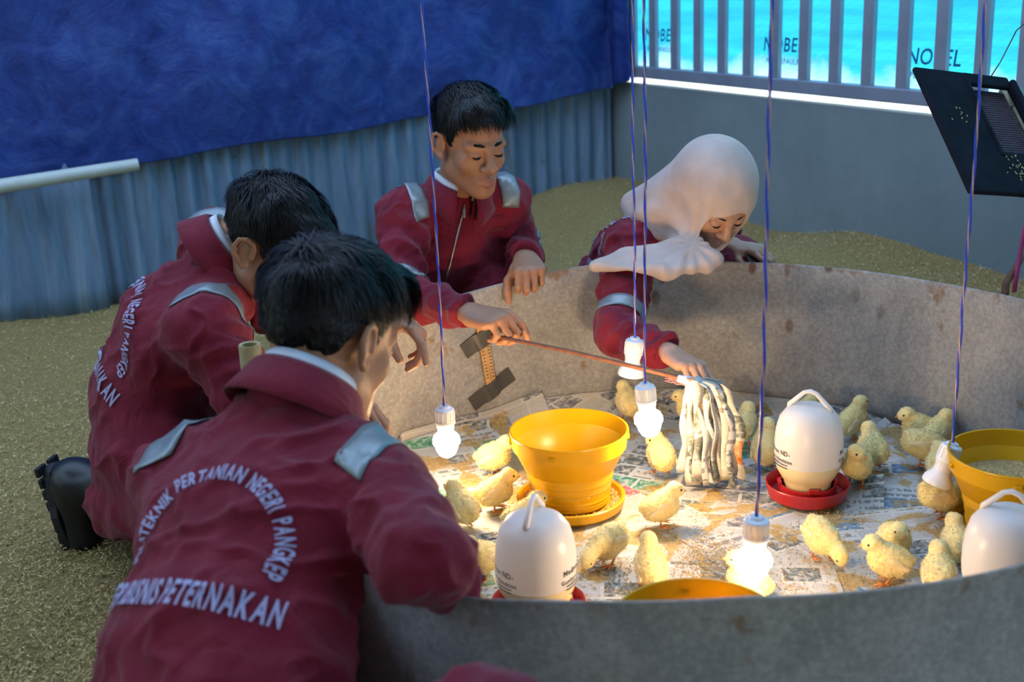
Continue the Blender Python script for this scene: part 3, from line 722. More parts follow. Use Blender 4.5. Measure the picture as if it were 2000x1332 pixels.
# spilled feed : heaps of crumbs
def grains(name, pts, size, mt, parent=None, flat=1.0):
    k = len(pts); s = size*(0.6+0.8*rng.random((k, 1)))
    base = np.array([(1, 0, -0.5), (-0.5, 0.87, -0.5), (-0.5, -0.87, -0.5), (0, 0, 1.0)])
    a = rng.random(k)*6.283; Rm = np.zeros((k, 3, 3)); Rm[:, 0, 0] = np.cos(a); Rm[:, 0, 1] = -np.sin(a); Rm[:, 1, 0] = np.sin(a); Rm[:, 1, 1] = np.cos(a); Rm[:, 2, 2] = flat
    P = np.concatenate([pts+np.einsum('kij,j->ki', Rm, b)*s for b in base]); q = np.arange(k)
    Q = np.concatenate([np.stack([q, q+k, q+3*k], 1), np.stack([q+k, q+2*k, q+3*k], 1), np.stack([q+2*k, q, q+3*k], 1)])
    return ob(name, mesh_np(name, P, Q, False), mt, parent)
pts = []
for px, py, sx, sy, cnt in ((1560, 1060, 40, 30, 420), (1380, 1085, 34, 26, 1100), (1420, 1130, 40, 25, 500), (1640, 1010, 40, 16, 260), (1250, 1140, 60, 20, 380), (1150, 1110, 40, 25, 260), (1330, 1000, 60, 22, 220),
                            (1720, 1120, 60, 25, 400), (1010, 1090, 60, 40, 250), (1440, 930, 25, 40, 200), (1720, 930, 30, 20, 80), (1880, 1080, 50, 30, 300), (1480, 1150, 60, 15, 400)):
    for a, b in zip(rng.normal(px, sx, cnt), rng.normal(py, sy, cnt)):
        p = atz(a, b, 0.0235)
        if in_pen(p[0], p[1], -0.05): pts.append(p)
tag(grains('spilled_feed', np.array(pts), 0.0019, M['feed'], None, 0.6), 'brown feed crumbs spilled in patches over the newspapers', 'feed', kind='stuff')

# yellow feeders
def feeder(px, py, pz, label, fill, rot=0.0):
    p = atz(px, py, pz); root = empty('chick_feeder', (p[0], p[1], 0.022), rot); tag(root, label, 'feeder', 'yellow plastic feeders')
    t = MB(); t.lathe([(0.0, 0.0), (0.098, 0.0), (0.106, 0.006), (0.110, 0.024), (0.107, 0.026), (0.102, 0.024), (0.097, 0.010), (0.0, 0.008)], 64); autosmooth(t.build('tray', M['yellow'], root), 40)
    h = MB(); h.lathe([(0.074, 0.014), (0.077, 0.016), (0.0765, 0.022), (0.0785, 0.024), (0.0775, 0.030), (0.080, 0.032), (0.079, 0.038), (0.082, 0.050), (0.084, 0.066), (0.0865, 0.068), (0.0885, 0.086), (0.092, 0.089), (0.110, 0.128), (0.1135, 0.131), (0.1165, 0.160), (0.1185, 0.1625),
                       (0.1180, 0.1655), (0.1145, 0.165), (0.1115, 0.134), (0.1085, 0.131), (0.089, 0.090), (0.084, 0.066), (0.078, 0.03), (0.0, 0.028)], 72)
    autosmooth(h.build('hopper', M['yellow'], root), 30)
    for a in (0.0, math.pi/2, math.pi, -math.pi/2-0.35):
        c = MB(); c.box((0.117*math.cos(a), 0.117*math.sin(a), 0.146), (0.006, 0.014, 0.008), np.array([[math.cos(a), -math.sin(a), 0], [math.sin(a), math.cos(a), 0], [0, 0, 1]])); bevel(c.build('clip', M['yellow'], root), 0.0015)
    k = 1400; r = np.sqrt(rng.random(k)); a = rng.random(k)*6.283; R = 0.0795+(0.1085-0.0795)*np.clip((fill-0.03)/0.10, 0, 1)
    zt = fill+0.010*(1-r)+0.006*np.cos(a*2)*r; g = np.stack([r*R*0.93*np.cos(a), r*R*0.93*np.sin(a), zt], 1)
    dsc = MB(); dsc.lathe([(0.0, fill+0.008), (R*0.5, fill+0.004), (R*0.96, fill-0.002)], 40); dsc.build('feed_bed', M['feed_base'], root, True)
    fo = grains('feed_grains', g, 0.0036, M['feed_pale'], root); fo['kind'] = 'stuff'
    r = 0.082+0.016*rng.random(900); a = rng.random(900)*6.283; g = np.stack([r*np.cos(a), r*np.sin(a), 0.0125+0.002*rng.random(900)], 1)
    fo = grains('tray_feed', g, 0.0032, M['feed'], root); fo['kind'] = 'stuff'
    return root
M['feed_base'] = simple('feed_base', (0.40, 0.27, 0.11), 0.9, 0, 0.3, 120, 0.5, 200)
feeder(1111, 838, 0.187, 'yellow plastic chick feeder standing nearly empty left of the paper duster', 0.055)
feeder(1985, 884, 0.187, 'yellow plastic chick feeder filled with pellets at the right edge', 0.112)
feeder(1362, 1209, 0.187, 'yellow plastic chick feeder mostly hidden behind the near pen rim', 0.08)

# white drinkers with red base
def drinker(px, py, label, rot, ta, wl_=0.078, tilt=0.0):
    p = atz(px, py, 0.219); root = empty('chick_drinker', (p[0], p[1], 0.024), rot); root.rotation_euler = (tilt, 0, rot); tag(root, label, 'drinker', 'white bell drinkers')
    t = MB(); t.lathe([(0.0, 0.0), (0.070, 0.0), (0.077, 0.004), (0.083, 0.030), (0.0815, 0.032), (0.079, 0.030), (0.073, 0.007), (0.058, 0.006), (0.056, 0.030), (0.053, 0.030), (0.052, 0.006), (0.0, 0.005)], 64); autosmooth(t.build('base_tray', M['red'], root), 40)
    for k in range(4):
        a = k*math.pi/2+0.5; c = MB(); c.box((0.056*math.cos(a), 0.056*math.sin(a), 0.032), (0.006, 0.022, 0.010), np.array([[math.cos(a), -math.sin(a), 0], [math.sin(a), math.cos(a), 0], [0, 0, 1]])); bevel(c.build('locking_lug', M['red'], root), 0.0015)
    lower = [(0.0, 0.014), (0.046, 0.014), (0.047, 0.036), (0.052, 0.044), (0.062, 0.062), (0.0655, wl_)]
    up = [(0.0655, wl_), (0.067, 0.095), (0.0668, 0.120), (0.0645, 0.145), (0.058, 0.168), (0.046, 0.184), (0.030, 0.192), (0.0, 0.195)]
    l = MB(); l.lathe(lower, 64); l.build('water_filled_neck', M['bell_water'], root, True)
    l = MB(); l.lathe(up, 64); l.build('bell', M['bell'], root, True)
    h = MB(); hp = [(0, -0.040, 0.183), (0, -0.041, 0.190), (0, -0.012, 0.219), (0, 0.0, 0.223), (0, 0.012, 0.219), (0, 0.041, 0.190), (0, 0.040, 0.183)]
    h.tube(hp, [0.006, 0.0055, 0.0045, 0.0045, 0.0045, 0.0055, 0.006], 10); h.build('handle', M['bell'], root, True)
    for a0 in ta:
        a0 -= rot; txts = (('Medivac ND-', 0.0135), ('Gumboro Emulsion', 0.0105))
        z = 0.118
        for tx, sz in txts:
            v, f = text2d(tx, sz, 0.95, 0.12, 0.02); z -= 0.0145
            vs = [(0.0676*math.cos(a0+q[0]/0.067), 0.0676*math.sin(a0+q[0]/0.067), z+q[1]) for q in v]; o = ob('printed_text', mesh_py('printed_text', vs, f), M['ink'], root); o['label'] = 'small black print on the bell'
        for i in range(2):
            z -= 0.006; c = [(0.0676*math.cos(a0-0.5+j*0.1), 0.0676*math.sin(a0-0.5+j*0.1), z+dz) for j in range(11) for dz in (0, 0.002)]
            ob('printed_line', mesh_py('printed_line', c, [(2*j, 2*j+2, 2*j+3, 2*j+1) for j in range(10)]), M['ink'], root)
    return root
drinker(1043, 1001, 'white bell drinker on red tray beside the front man\'s elbow', -0.35, (-2.75, -0.30))
drinker(1582, 790, 'white bell drinker on red tray standing in the far half of the pen', 1.05, (-2.95, -0.15))
drinker(1974, 992, 'white bell drinker cut off by the right picture edge', 1.0, (-1.75, 0.4))

# hanging lamps
def lamp(cord, yv, on, label, tiltdir=(0, 0)):
    pts = [aty(x, y, yv) for x, y in cord]; top = pts[0].copy(); base = pts[-1]
    up = pts[0]-pts[1]; ceil = pts[0]+up*((2.70-pts[0][2])/max(up[2], 0.1)); ceil[1] = yv; ceil[0] = pts[0][0]*0.7+ceil[0]*0.3
    pts = [ceil]+pts; root = empty('hanging_lamp', base); tag(root, label, 'lamp', 'lamps hung over the pen')
    dens = []
    for i in range(len(pts)-1):
        nseg = max(2, int(np.linalg.norm(pts[i+1]-pts[i])/0.006)); dens += [pts[i]+(pts[i+1]-pts[i])*t/nseg for t in range(nseg)]
    dens.append(pts[-1]); dens = np.array(dens)
    for _ in range(30): dens[1:-1] = (dens[:-2]+dens[2:]+2*dens[1:-1])/4
    for mt, ph, nm in ((M['wire_blue'], 0.0, 'blue'), (M['wire_copper'], math.pi, 'clear copper')):
        t = np.arange(len(dens))*0.006/0.05*6.283*0.5+ph; q = dens+np.stack([np.cos(t), np.sin(t), t*0], 1)*0.0012
        mb = MB(); mb.tube([x-base for x in q], 0.0023 if ph == 0 else 0.0014, 6); o = mb.build('cord_strand', mt, root, True); o['label'] = nm+' strand of the twisted cord'
    ax = unit(V(tiltdir[0], tiltdir[1], 1.0)); Mx = frame(unit(np.cross(ax, V(1, 0, 0))), ax)
    s = MB(); s.lathe([(0.0, 0.006), (0.010, 0.006), (0.012, 0.002), (0.018, 0.0), (0.0195, -0.002), (0.0195, -0.026), (0.0205, -0.027), (0.0205, -0.031), (0.0185, -0.032), (0.0175, -0.040), (0.0, -0.040)], 32, Mx=Mx); autosmooth(s.build('socket', M['socket'], root), 30)
    for k in range(14):
        a = k*2*math.pi/14; c = MB(); c.box(Mx @ V(0.0197*math.cos(a), 0.0197*math.sin(a), -0.015), (0.0016, 0.0018, 0.020), Mx @ np.array([[math.cos(a), -math.sin(a), 0], [math.sin(a), math.cos(a), 0], [0, 0, 1]])); c.build('grip_rib', M['socket'], root)
    s = MB(); s.lathe([(0.0165, -0.039), (0.0165, -0.056), (0.0, -0.056)], 32, Mx=Mx); autosmooth(s.build('bulb_neck', M['socket'], root), 30)
    s = MB()
    if on:
        s.lathe([(0.0165, -0.052), (0.024, -0.057), (0.0275, -0.064), (0.0278, -0.073), (0.0235, -0.079), (0.0215, -0.088), (0.0155, -0.0985), (0.008, -0.1035), (0.0, -0.105)], 28, Mx=Mx); s.build('glowing_bulb', M['bulb'], root, True)
    else:
        s.lathe([(0.0165, -0.050), (0.0185, -0.056), (0.0275, -0.068), (0.0290, -0.075), (0.0285, -0.079), (0.0, -0.078)], 32, Mx=Mx); autosmooth(s.build('bulb_housing', M['deadbulb'], root), 40)
    return root
lamp([(823, 0), (843, 300), (858, 560), (863, 680), (868, 798)], 2.26, True, 'lit bulb hanging low left of the yellow feeder')
lamp([(1235, 0), (1236, 300), (1240, 500), (1240, 664)], 2.455, False, 'unlit white lamp fitting hanging in front of the reaching arm', (0.12, 0))
lamp([(1257, 0), (1261, 300), (1259, 600), (1259, 754)], 2.17, True, 'lit bulb hanging between yellow feeder and paper duster', (-0.10, 0.0))
lamp([(1508, 0), (1500, 300), (1492, 700), (1478, 1015)], 1.69, True, 'lit bulb hanging nearest the viewer before the near rim', (0.04, 0))
lamp([(1925, 0), (1905, 300), (1880, 600), (1860, 870)], 2.08, False, 'unlit white lamp fitting hanging beside the right feeder', (0.32, 0.0))

# thermometer taped on the inner wall
tc = pen_hit(948, 700); inn = unit(V(PENC[0]-tc[0], PENC[1]-tc[1], 0)); side = np.cross(V(0, 0, 1), inn); thr = empty('thermometer', tc); tag(thr, 'wooden thermometer strip taped to the inside of the pen wall', 'thermometer')
tl = unit(V(0, 0, 1)+side*(-0.13)); ts = np.cross(tl, inn); TM = np.stack([ts, tl, inn], 1)
if (TM @ V(1, 0, 0)) @ CR < 0: TM = np.stack([-ts, tl, inn], 1)
b = MB(); b.box(TM @ V(0, 0, 0.0095), (0.026, 0.175, 0.005), TM); bevel(b.build('wooden_strip', M['thermo'], thr), 0.002)
b = MB(); b.tube([TM @ V(0, -0.05, 0.0130), TM @ V(0, 0.085, 0.0130)], 0.0018, 8); b.build('glass_tube', M['glass_tube'], thr, True)
for i in range(15):
    for sx in (-1, 1):
        b = MB(); b.box(TM @ V(sx*0.0075, -0.045+i*0.0085, 0.0123), (0.005, 0.0022, 0.0006), TM); b.build('scale_mark', M['ink'], thr)
b = MB(); b.box(TM @ V(0.0, -0.066, 0.0123), (0.009, 0.007, 0.0006), TM); b.build('printed_mark', M['ink'], thr)
def tapestrip(cy, ang, ln, wd):
    nx = 20; vs = []
    for i in range(nx+1):
        for j in (0, 1):
            x = (i/nx-0.5)*ln; y = (j-0.5)*wd; ca, sa = math.cos(ang), math.sin(ang); lx, ly = x*ca-y*sa, cy+x*sa+y*ca
            h = 0.0095 if abs(lx) < 0.014 else 0.0095*math.exp(-(abs(lx)-0.014)/0.006)
            p = tc+TM @ V(lx, ly, 0); th = math.atan2(p[1]-PENC[1], p[0]-PENC[0]); q = pen_pt(th, p[2], 0.006+h); vs.append(q-tc)
    o = ob('tape_strip', mesh_py('tape_strip', vs, [(2*i, 2*i+2, 2*i+3, 2*i+1) for i in range(nx)], False), M['tape'], thr); o.modifiers.new('t', 'SOLIDIFY').thickness = 0.001
tapestrip(-0.078, 0.36, 0.125, 0.040); tapestrip(0.055, 0.36, 0.115, 0.040)

# paper duster : rod with newspaper strips, held over the chicks
hand_p = D(990, 662, 2.545); tip = D(1352, 745, 2.44); dv = unit(tip-hand_p)
dus = empty('newspaper_duster', tip); tag(dus, 'rod with a tassel of torn newspaper strips held by the man behind', 'duster')
b = MB(); q = [hand_p-dv*0.035, hand_p+(tip-hand_p)*0.35+V(0, 0, 0.004), hand_p+(tip-hand_p)*0.7+V(0, 0, 0.003), tip+dv*0.012]; b.tube([x-tip for x in q], [0.0042, 0.0046, 0.0046, 0.005], 10); b.build('rod', M['stick'], dus, True)
b = MB(); b.tube([-dv*0.030, -dv*0.008, dv*0.004], [0.0075, 0.0095, 0.010], 12); b.build('paper_wrap', M['socket'], dus, True)
b = MB()
for i in range(7): b.tube([(-dv*0.055)*(1-t)+(-dv*0.012)*t+V(0, 0, -0.006-0.006*math.sin(t*3+i))+V(rng.normal(0, .002), rng.normal(0, .002), 0) for t in np.linspace(0, 1.4, 6)], 0.0009, 4)
b.build('binding_thread', M['thread'], dus, True)
lat = unit(np.cross(dv, V(0, 0, 1)))
def strip(a_out, a_lat, ln, wd, mi, tw, z0, bfac):
    n = 16; vs = []; uv = []; p = V(0, 0, z0); pos = []
    for i in range(n+1):
        s = i/n*ln; e = 1-math.exp(-s/bfac); hor = a_out*e+0.004*math.sin(s*60+tw); latd = a_lat*e+0.005*math.sin(s*40+tw*2)
        pos.append(V(dv[0], dv[1], 0)*hor+lat*latd)
    z = z0; prev = pos[0]
    for i in range(n+1):
        if i: z -= math.sqrt(max((ln/n)**2-np.sum((pos[i]-prev)**2), (ln/n*0.25)**2)); prev = pos[i]
        w_ = wd*(0.75+0.25*math.sin(i*0.9+tw)) if i > 2 else wd*0.75
        aa = tw+0.25*math.sin(i*0.25+tw)
        wdv = unit(V(CR[0]*math.cos(aa)+CF[0]*math.sin(aa), CR[1]*math.cos(aa)+CF[1]*math.sin(aa), 0.1*math.sin(aa*3)))
        c = V(pos[i][0], pos[i][1], max(z, 0.030-tip[2]))
        for sg in (-1, 1): vs.append(c+wdv*w_/2*sg); uv.append((sg*w_/2+tw, -i*ln/n+tw*3))
    me = mesh_py('paper_strip', vs, [(2*i, 2*i+1, 2*i+3, 2*i+2) for i in range(n)], True); ul = me.uv_layers.new(name='UVMap')
    li = np.zeros(len(me.loops), np.int32); me.loops.foreach_get('vertex_index', li); ul.data.foreach_set('uv', np.array(uv, np.float32)[li].ravel())
    o = ob('paper_strip', me, mi, dus); o.modifiers.new('t', 'SOLIDIFY').thickness = 0.0006
M['strip'] = [news('strip_plain', (0.66, 0.62, 0.55), -0.4, (0.5, 0.16, 0.03)), news('strip_grey', (0.58, 0.58, 0.57), -0.4, (0.03, 0.08, 0.2)), news('strip_red', (0.64, 0.58, 0.50), -0.4, (0.5, 0.12, 0.06))]
for i in range(34):
    g = i/33; a_out = -0.012+0.102*g+rng.normal(0, 0.006); a_lat = rng.normal(0, 0.022); ln = (0.20+0.045*rng.random())+0.06*max(0, g-0.2)
    strip(a_out, a_lat, ln, 0.014+0.012*rng.random() if g > 0.45 else 0.028+0.016*rng.random(), M['strip'][int(rng.integers(0, 3))], rng.normal(0, 0.42 if g > .45 else .2), 0.010*rng.random(), 0.02+0.035*rng.random())

# bamboo stake and small things at the edges
bt = D(487, 672, 2.02); bs = empty('bamboo_stake', (bt[0], bt[1], 0)); tag(bs, 'cut bamboo stake standing between the two men on the left', 'stake')
b = MB(); b.lathe([(0.017, -0.02), (0.0175, 0.14), (0.019, 0.145), (0.018, 0.15), (0.0185, 0.33), (0.0195, 0.335), (0.0185, 0.34), (0.0185, bt[2]-0.002), (0.0178, bt[2]), (0.013, bt[2]-0.001), (0.012, bt[2]-0.04), (0.0, bt[2]-0.045)], 24); autosmooth(b.build('culm', M['bamboo'], bs), 40)
p0 = D(1965, 566, 2.62); p1 = D(2010, 490, 2.75); b = MB(); dd = unit(p1-p0); pq = p0+V(0.02, 0.05, 0); b.tube([V(pq[0], pq[1], 0.02), pq, p1+V(0.02, 0.05, 0), p1+dd*0.25+V(0.02, 0.05, 0)], [0.008, 0.008, 0.0075, 0.007], 10); st = b.build('wooden_pole', M['stick'], None, True); tag(st, 'brown wooden pole leaning behind the right end of the pen', 'pole')
b = MB(); q = [D(1981, 570, 2.66), D(1988, 525, 2.68), D(1997, 470, 2.70), D(2012, 400, 2.72), D(2025, 330, 2.73)]
vs = []; 
for x in q: vs += [x-CR*0.005, x+CR*0.005]
o = ob('pink_strap', mesh_py('pink_strap', vs, [(2*i, 2*i+1, 2*i+3, 2*i+2) for i in range(4)], True), M['pink']); o.modifiers.new('t', 'SOLIDIFY').thickness = 0.002; tag(o, 'magenta strap hanging by the leaning pole at the right edge', 'strap')

# hanging black brooder heater
TL, TR, BL = D(1785, 128, 2.50), D(1968, 150, 2.62), D(1897, 374, 2.34)
hx = unit(TR-TL); hyv = unit((BL-TL)-hx*((BL-TL)@hx)); hz = np.cross(hx, hyv); HW = 0.40; HH = np.linalg.norm((BL-TL)-hx*((BL-TL)@hx))
if hz @ CF > 0: hz = -hz
heat = empty('brooder_heater', TL); tag(heat, 'black gas brooder heater with mesh grille hanging at the upper right', 'heater')
sh = ((BL-TL)@hx)
def hp(u_, v_, w_): return hx*(u_*np.linalg.norm(TR-TL)*1.0+v_*sh)+hyv*(v_*HH)+hz*w_
b = MB()
def quadbox(u0, u1, v0, v1, w0, w1):
    vs = [hp(u, v, w) for u in (u0, u1) for v in (v0, v1) for w in (w0, w1)]; b.add(vs, [(0, 1, 3, 2), (4, 6, 7, 5), (0, 4, 5, 1), (2, 3, 7, 6), (0, 2, 6, 4), (1, 5, 7, 3)])
quadbox(0, 0.52, 0, 1, -0.012, 0); bevel(b.build('left_panel', M['heater'], heat), 0.006, 3)
b = MB(); quadbox(0.5, 1.0, 0, 0.10, -0.012, 0.0); bevel(b.build('top_rim', M['heater'], heat), 0.005)
b = MB(); quadbox(0.5, 1.02, 0.66, 1.0, -0.012, 0.0); bevel(b.build('bottom_panel', M['heater'], heat), 0.005)
b = MB(); quadbox(0.965, 1.02, 0.05, 0.98, -0.012, 0.012); bevel(b.build('right_rim', M['heater'], heat), 0.005)
b = MB(); quadbox(0.5, 1.0, 0.06, 0.70, -0.045, -0.03); b.build('back_panel', M['heater'], heat)
b = MB(); quadbox(0.49, 0.52, 0.06, 0.70, -0.04, 0.004); bevel(b.build('recess_edge', M['heater'], heat), 0.003)
for i in range(26):
    b = MB(); t = i/25; b.tube([hp(0.52+0.45*t, 0.10, -0.022), hp(0.52+0.45*t, 0.66, -0.022)], 0.0013, 4); b.build('grille_wire', M['heater_mesh'], heat)
for i in range(30):
    b = MB(); t = i/29; b.tube([hp(0.52, 0.10+0.56*t, -0.0215), hp(0.97, 0.10+0.56*t, -0.0215)], 0.0013, 4); b.build('grille_wire', M['heater_mesh'], heat)
b = MB(); b.tube([hp(1.10, 0.02, -0.03), hp(1.08, 0.20, -0.03)], [0.022, 0.02], 16); bevel(b.build('gas_valve', M['brass'], heat), 0.003)
b = MB(); quadbox(1.02, 1.25, 0.02, 0.5, -0.06, -0.02); bevel(b.build('burner_box', M['brass'], heat), 0.006)
b = MB(); hk = hp(0.80, 0.02, 0.0); top = aty(2030, 20, 2.55)-TL; mid = D(1985, 60, 2.56)-TL
b.tube([hk, hk*0.6+mid*0.4+V(0, 0, -0.006), mid, top, V(top[0], top[1], 2.70-TL[2])], 0.0014, 6); b.build('hanging_wire', M['steel_wire'], heat, True)
b = MB()
for i in range(26): c = hp(0.60+rng.normal(0, .06), 0.80+rng.normal(0, .06), 0.0015); b.box(c, (0.005, 0.0015, 0.0012), frame(unit(hx+hyv*rng.normal(0, 1)), hz))
for i in range(8): c = hp(0.25+rng.normal(0, .05), 0.38+rng.normal(0, .03), 0.0015); b.box(c, (0.005, 0.0015, 0.0012), frame(unit(hx+hyv*rng.normal(0, 1)), hz))
o = b.build('stuck_husks', M['crumb'], heat); o['kind'] = 'stuff'

# ================================================================== chicks
def chick_parts(pose):
    """meshes of one chick, beak towards +x, standing on z=0"""
    lift = 0.0 if pose != 'rest' else -0.016
    B = V(0, 0, 0.047+lift)
    if pose == 'stand': hd = V(0.033, 0.0, 0.080); fw = unit(V(1, 0, -0.12)); pit = 0.30
    elif pose == 'turn': hd = V(0.033, 0.006, 0.085); fw = unit(V(0.35, 0.93, -0.1)); pit = 0.30
    elif pose == 'peck': hd = V(0.056, 0.004, 0.030); fw = unit(V(0.55, 0.1, -0.83)); pit = -0.35
    elif pose == 'preen': hd = V(0.020, 0.012, 0.084); fw = unit(V(0.2, 0.75, -0.62)); pit = 0.25
    elif pose == 'up': hd = V(0.024, 0.0, 0.091); fw = unit(V(0.97, 0.0, 0.10)); pit = 0.55
    else: hd = V(0.034, 0.0, 0.063); fw = unit(V(1, 0.15, 0.0)); pit = 0.15
    c, s = math.cos(pit), math.sin(pit); Rb = np.array([[c, 0, -s], [0, 1, 0], [s, 0, c]])
    F = Field((-0.065, -0.05, -0.01), (0.085, 0.05, 0.12), 0.0016)
    F.ell(B, (0.034, 0.0295, 0.030), Rb, 0.008); F.ell(B+Rb @ V(0.014, 0, -0.002), (0.026, 0.027, 0.027), Rb, 0.010)
    F.ell(B+Rb @ V(-0.020, 0, -0.002), (0.022, 0.026, 0.025), Rb, 0.010)
    F.rc(B+Rb @ V(-0.028, 0, 0.008), B+Rb @ V(-0.041, 0, 0.012), 0.013, 0.005, 0.010)
    F.rc(B+Rb @ V(0.020, 0, 0.010), hd-fw*0.004, 0.019, 0.0150, 0.010)
    F.ell(hd, (0.0178, 0.0155, 0.0158), frame_x(fw), 0.006); F.ell(hd+fw*0.009-V(0, 0, 0.003), (0.0105, 0.0115, 0.0095), frame_x(fw), 0.006)
    if pose != 'rest':
        for sg in (-1, 1): F.rc((0.0, sg*0.013, 0.034), (0.003, sg*0.014, 0.0215), 0.0125, 0.005, 0.008)
    P, Q = F.mesh(2); N = normals(P, Q); P = P+N*(0.0010*fbm(P*120, 2))[:, None]
    body = mesh_np('chick_body', P, Q)
    k = 2600; idx = rng.integers(0, len(P), k); p = P[idx]; nn = N[idx]; ok = p[:, 2] > 0.014; p, nn = p[ok], nn[ok]; k = len(p)
    back = np.array([-0.8, 0, -0.25]); t = back-nn*(nn@back)[:, None]; dirv = nn*0.65+t*0.75+rng.normal(0, 0.28, (k, 3)); dirv /= np.linalg.norm(dirv, axis=1, keepdims=True)
    near = np.linalg.norm(p-hd, axis=1) < 0.022; ln = np.where(near, 0.0022, 0.0042)*(0.7+0.6*rng.random(k)); sd = np.cross(dirv, rng.normal(0, 1, (k, 3))); sd /= np.linalg.norm(sd, axis=1, keepdims=True)
    PP = np.concatenate([p-nn*0.0008-sd*0.0007, p-nn*0.0008+sd*0.0007, p+dirv*ln[:, None]]); q = np.arange(k)
    fluff = mesh_np('chick_fluff', PP, np.stack([q, q+k, q+2*k], 1), False)
    wings = []
    for sg in (-1, 1):
        Fw = Field((-0.07, -0.05, -0.02), (0.07, 0.05, 0.10), 0.0016); a = B+Rb @ V(0.010, sg*0.0235, 0.008); b_ = B+Rb @ V(-0.014, sg*0.0275, 0.002); c_ = B+Rb @ V(-0.029, sg*0.0245, -0.002)
        Rw = Rb @ np.array([[1, 0, 0], [0, 1, 0], [0, 0, 1]]); Fw.ell((a+b_)/2, (0.017, 0.0052, 0.0105), Rw, 0.004); Fw.ell((b_+c_)/2, (0.0135, 0.0040, 0.0065), Rw, 0.006)
        wings.append(mesh_np('chick_wing', *Fw.mesh(1)))
    x = fw; y = unit(np.cross(V(0, 0, 1), x)); z = np.cross(x, y); H = np.stack([x, y, z], 1)
    bk = MB(); bk.tube([hd+H @ V(0.0155, 0, -0.002), hd+H @ V(0.021, 0, -0.003), hd+H @ V(0.0262, 0, -0.0052)], [0.0046, 0.0034, 0.0006], 8)
    eyes = []
    for sg in (-1, 1):
        e = MB(); ce = hd+H @ V(0.0085, sg*0.0132, 0.0028); e.lathe([(0.0, -0.0026), (0.0019, -0.0018), (0.0026, 0.0), (0.0019, 0.0018), (0.0, 0.0026)], 10, c=ce); eyes.append(mesh_py('chick_eye', e.v, e.f, True))
    legs = []
    if pose != 'rest':
        for sg in (-1, 1):
            l = MB(); an = V(-0.004, sg*0.014, 0.017); ft = V(0.002+0.006*sg, sg*0.015, 0.0022); l.tube([(0.003, sg*0.014, 0.026), an, ft], [0.0030, 0.0024, 0.0022], 7)
            for aa, ll in ((0.0, 0.021), (0.55, 0.018), (-0.55, 0.018), (math.pi, 0.010)): l.tube([ft, ft+V(math.cos(aa)*ll*0.6, math.sin(aa)*ll*0.6, -0.0004), ft+V(math.cos(aa)*ll, math.sin(aa)*ll, -0.0012)], [0.0020, 0.0015, 0.0007], 6)
            legs.append(mesh_py('chick_leg', l.v, l.f, True))
    return dict(body=body, fluff=fluff, wings=wings, beak=mesh_py('chick_beak', bk.v, bk.f, True), eyes=eyes, legs=legs)
def frame_x(fw): x = unit(fw); y = unit(np.cross(V(0, 0, 1), x)); return np.stack([x, y, np.cross(x, y)], 1)
PROTO = {}
def chick(px, py, pose, az, label, sc=1.0, z=0.024):
    """az: heading in degrees, 0 = towards the right of the picture, 90 = away from the viewer"""
    if pose not in PROTO: PROTO[pose] = chick_parts(pose)
    d = PROTO[pose]; p = atz(px, py, z); root = empty('chick', (p[0], p[1], z), math.radians(az)); root.scale = (sc,)*3
    tag(root, label, 'chick', 'yellow chicks in the pen')
    b = ob('body', d['body'], M['chick'], root); f = ob('down', d['fluff'], M['chick'], b); f['kind'] = 'stuff'
    for w_ in d['wings']: ob('wing', w_, M['chick_wing'], root)
    ob('beak', d['beak'], M['beak'], root)
    for e in d['eyes']: ob('eye', e, M['black'], root)
    for l in d['legs']: ob('leg', l, M['chick_leg'], root)
M['chick_wing'] = simple('chick_wing', (0.86, 0.70, 0.38), 0.8, 0, 0.1, 90, 0.3, 300)
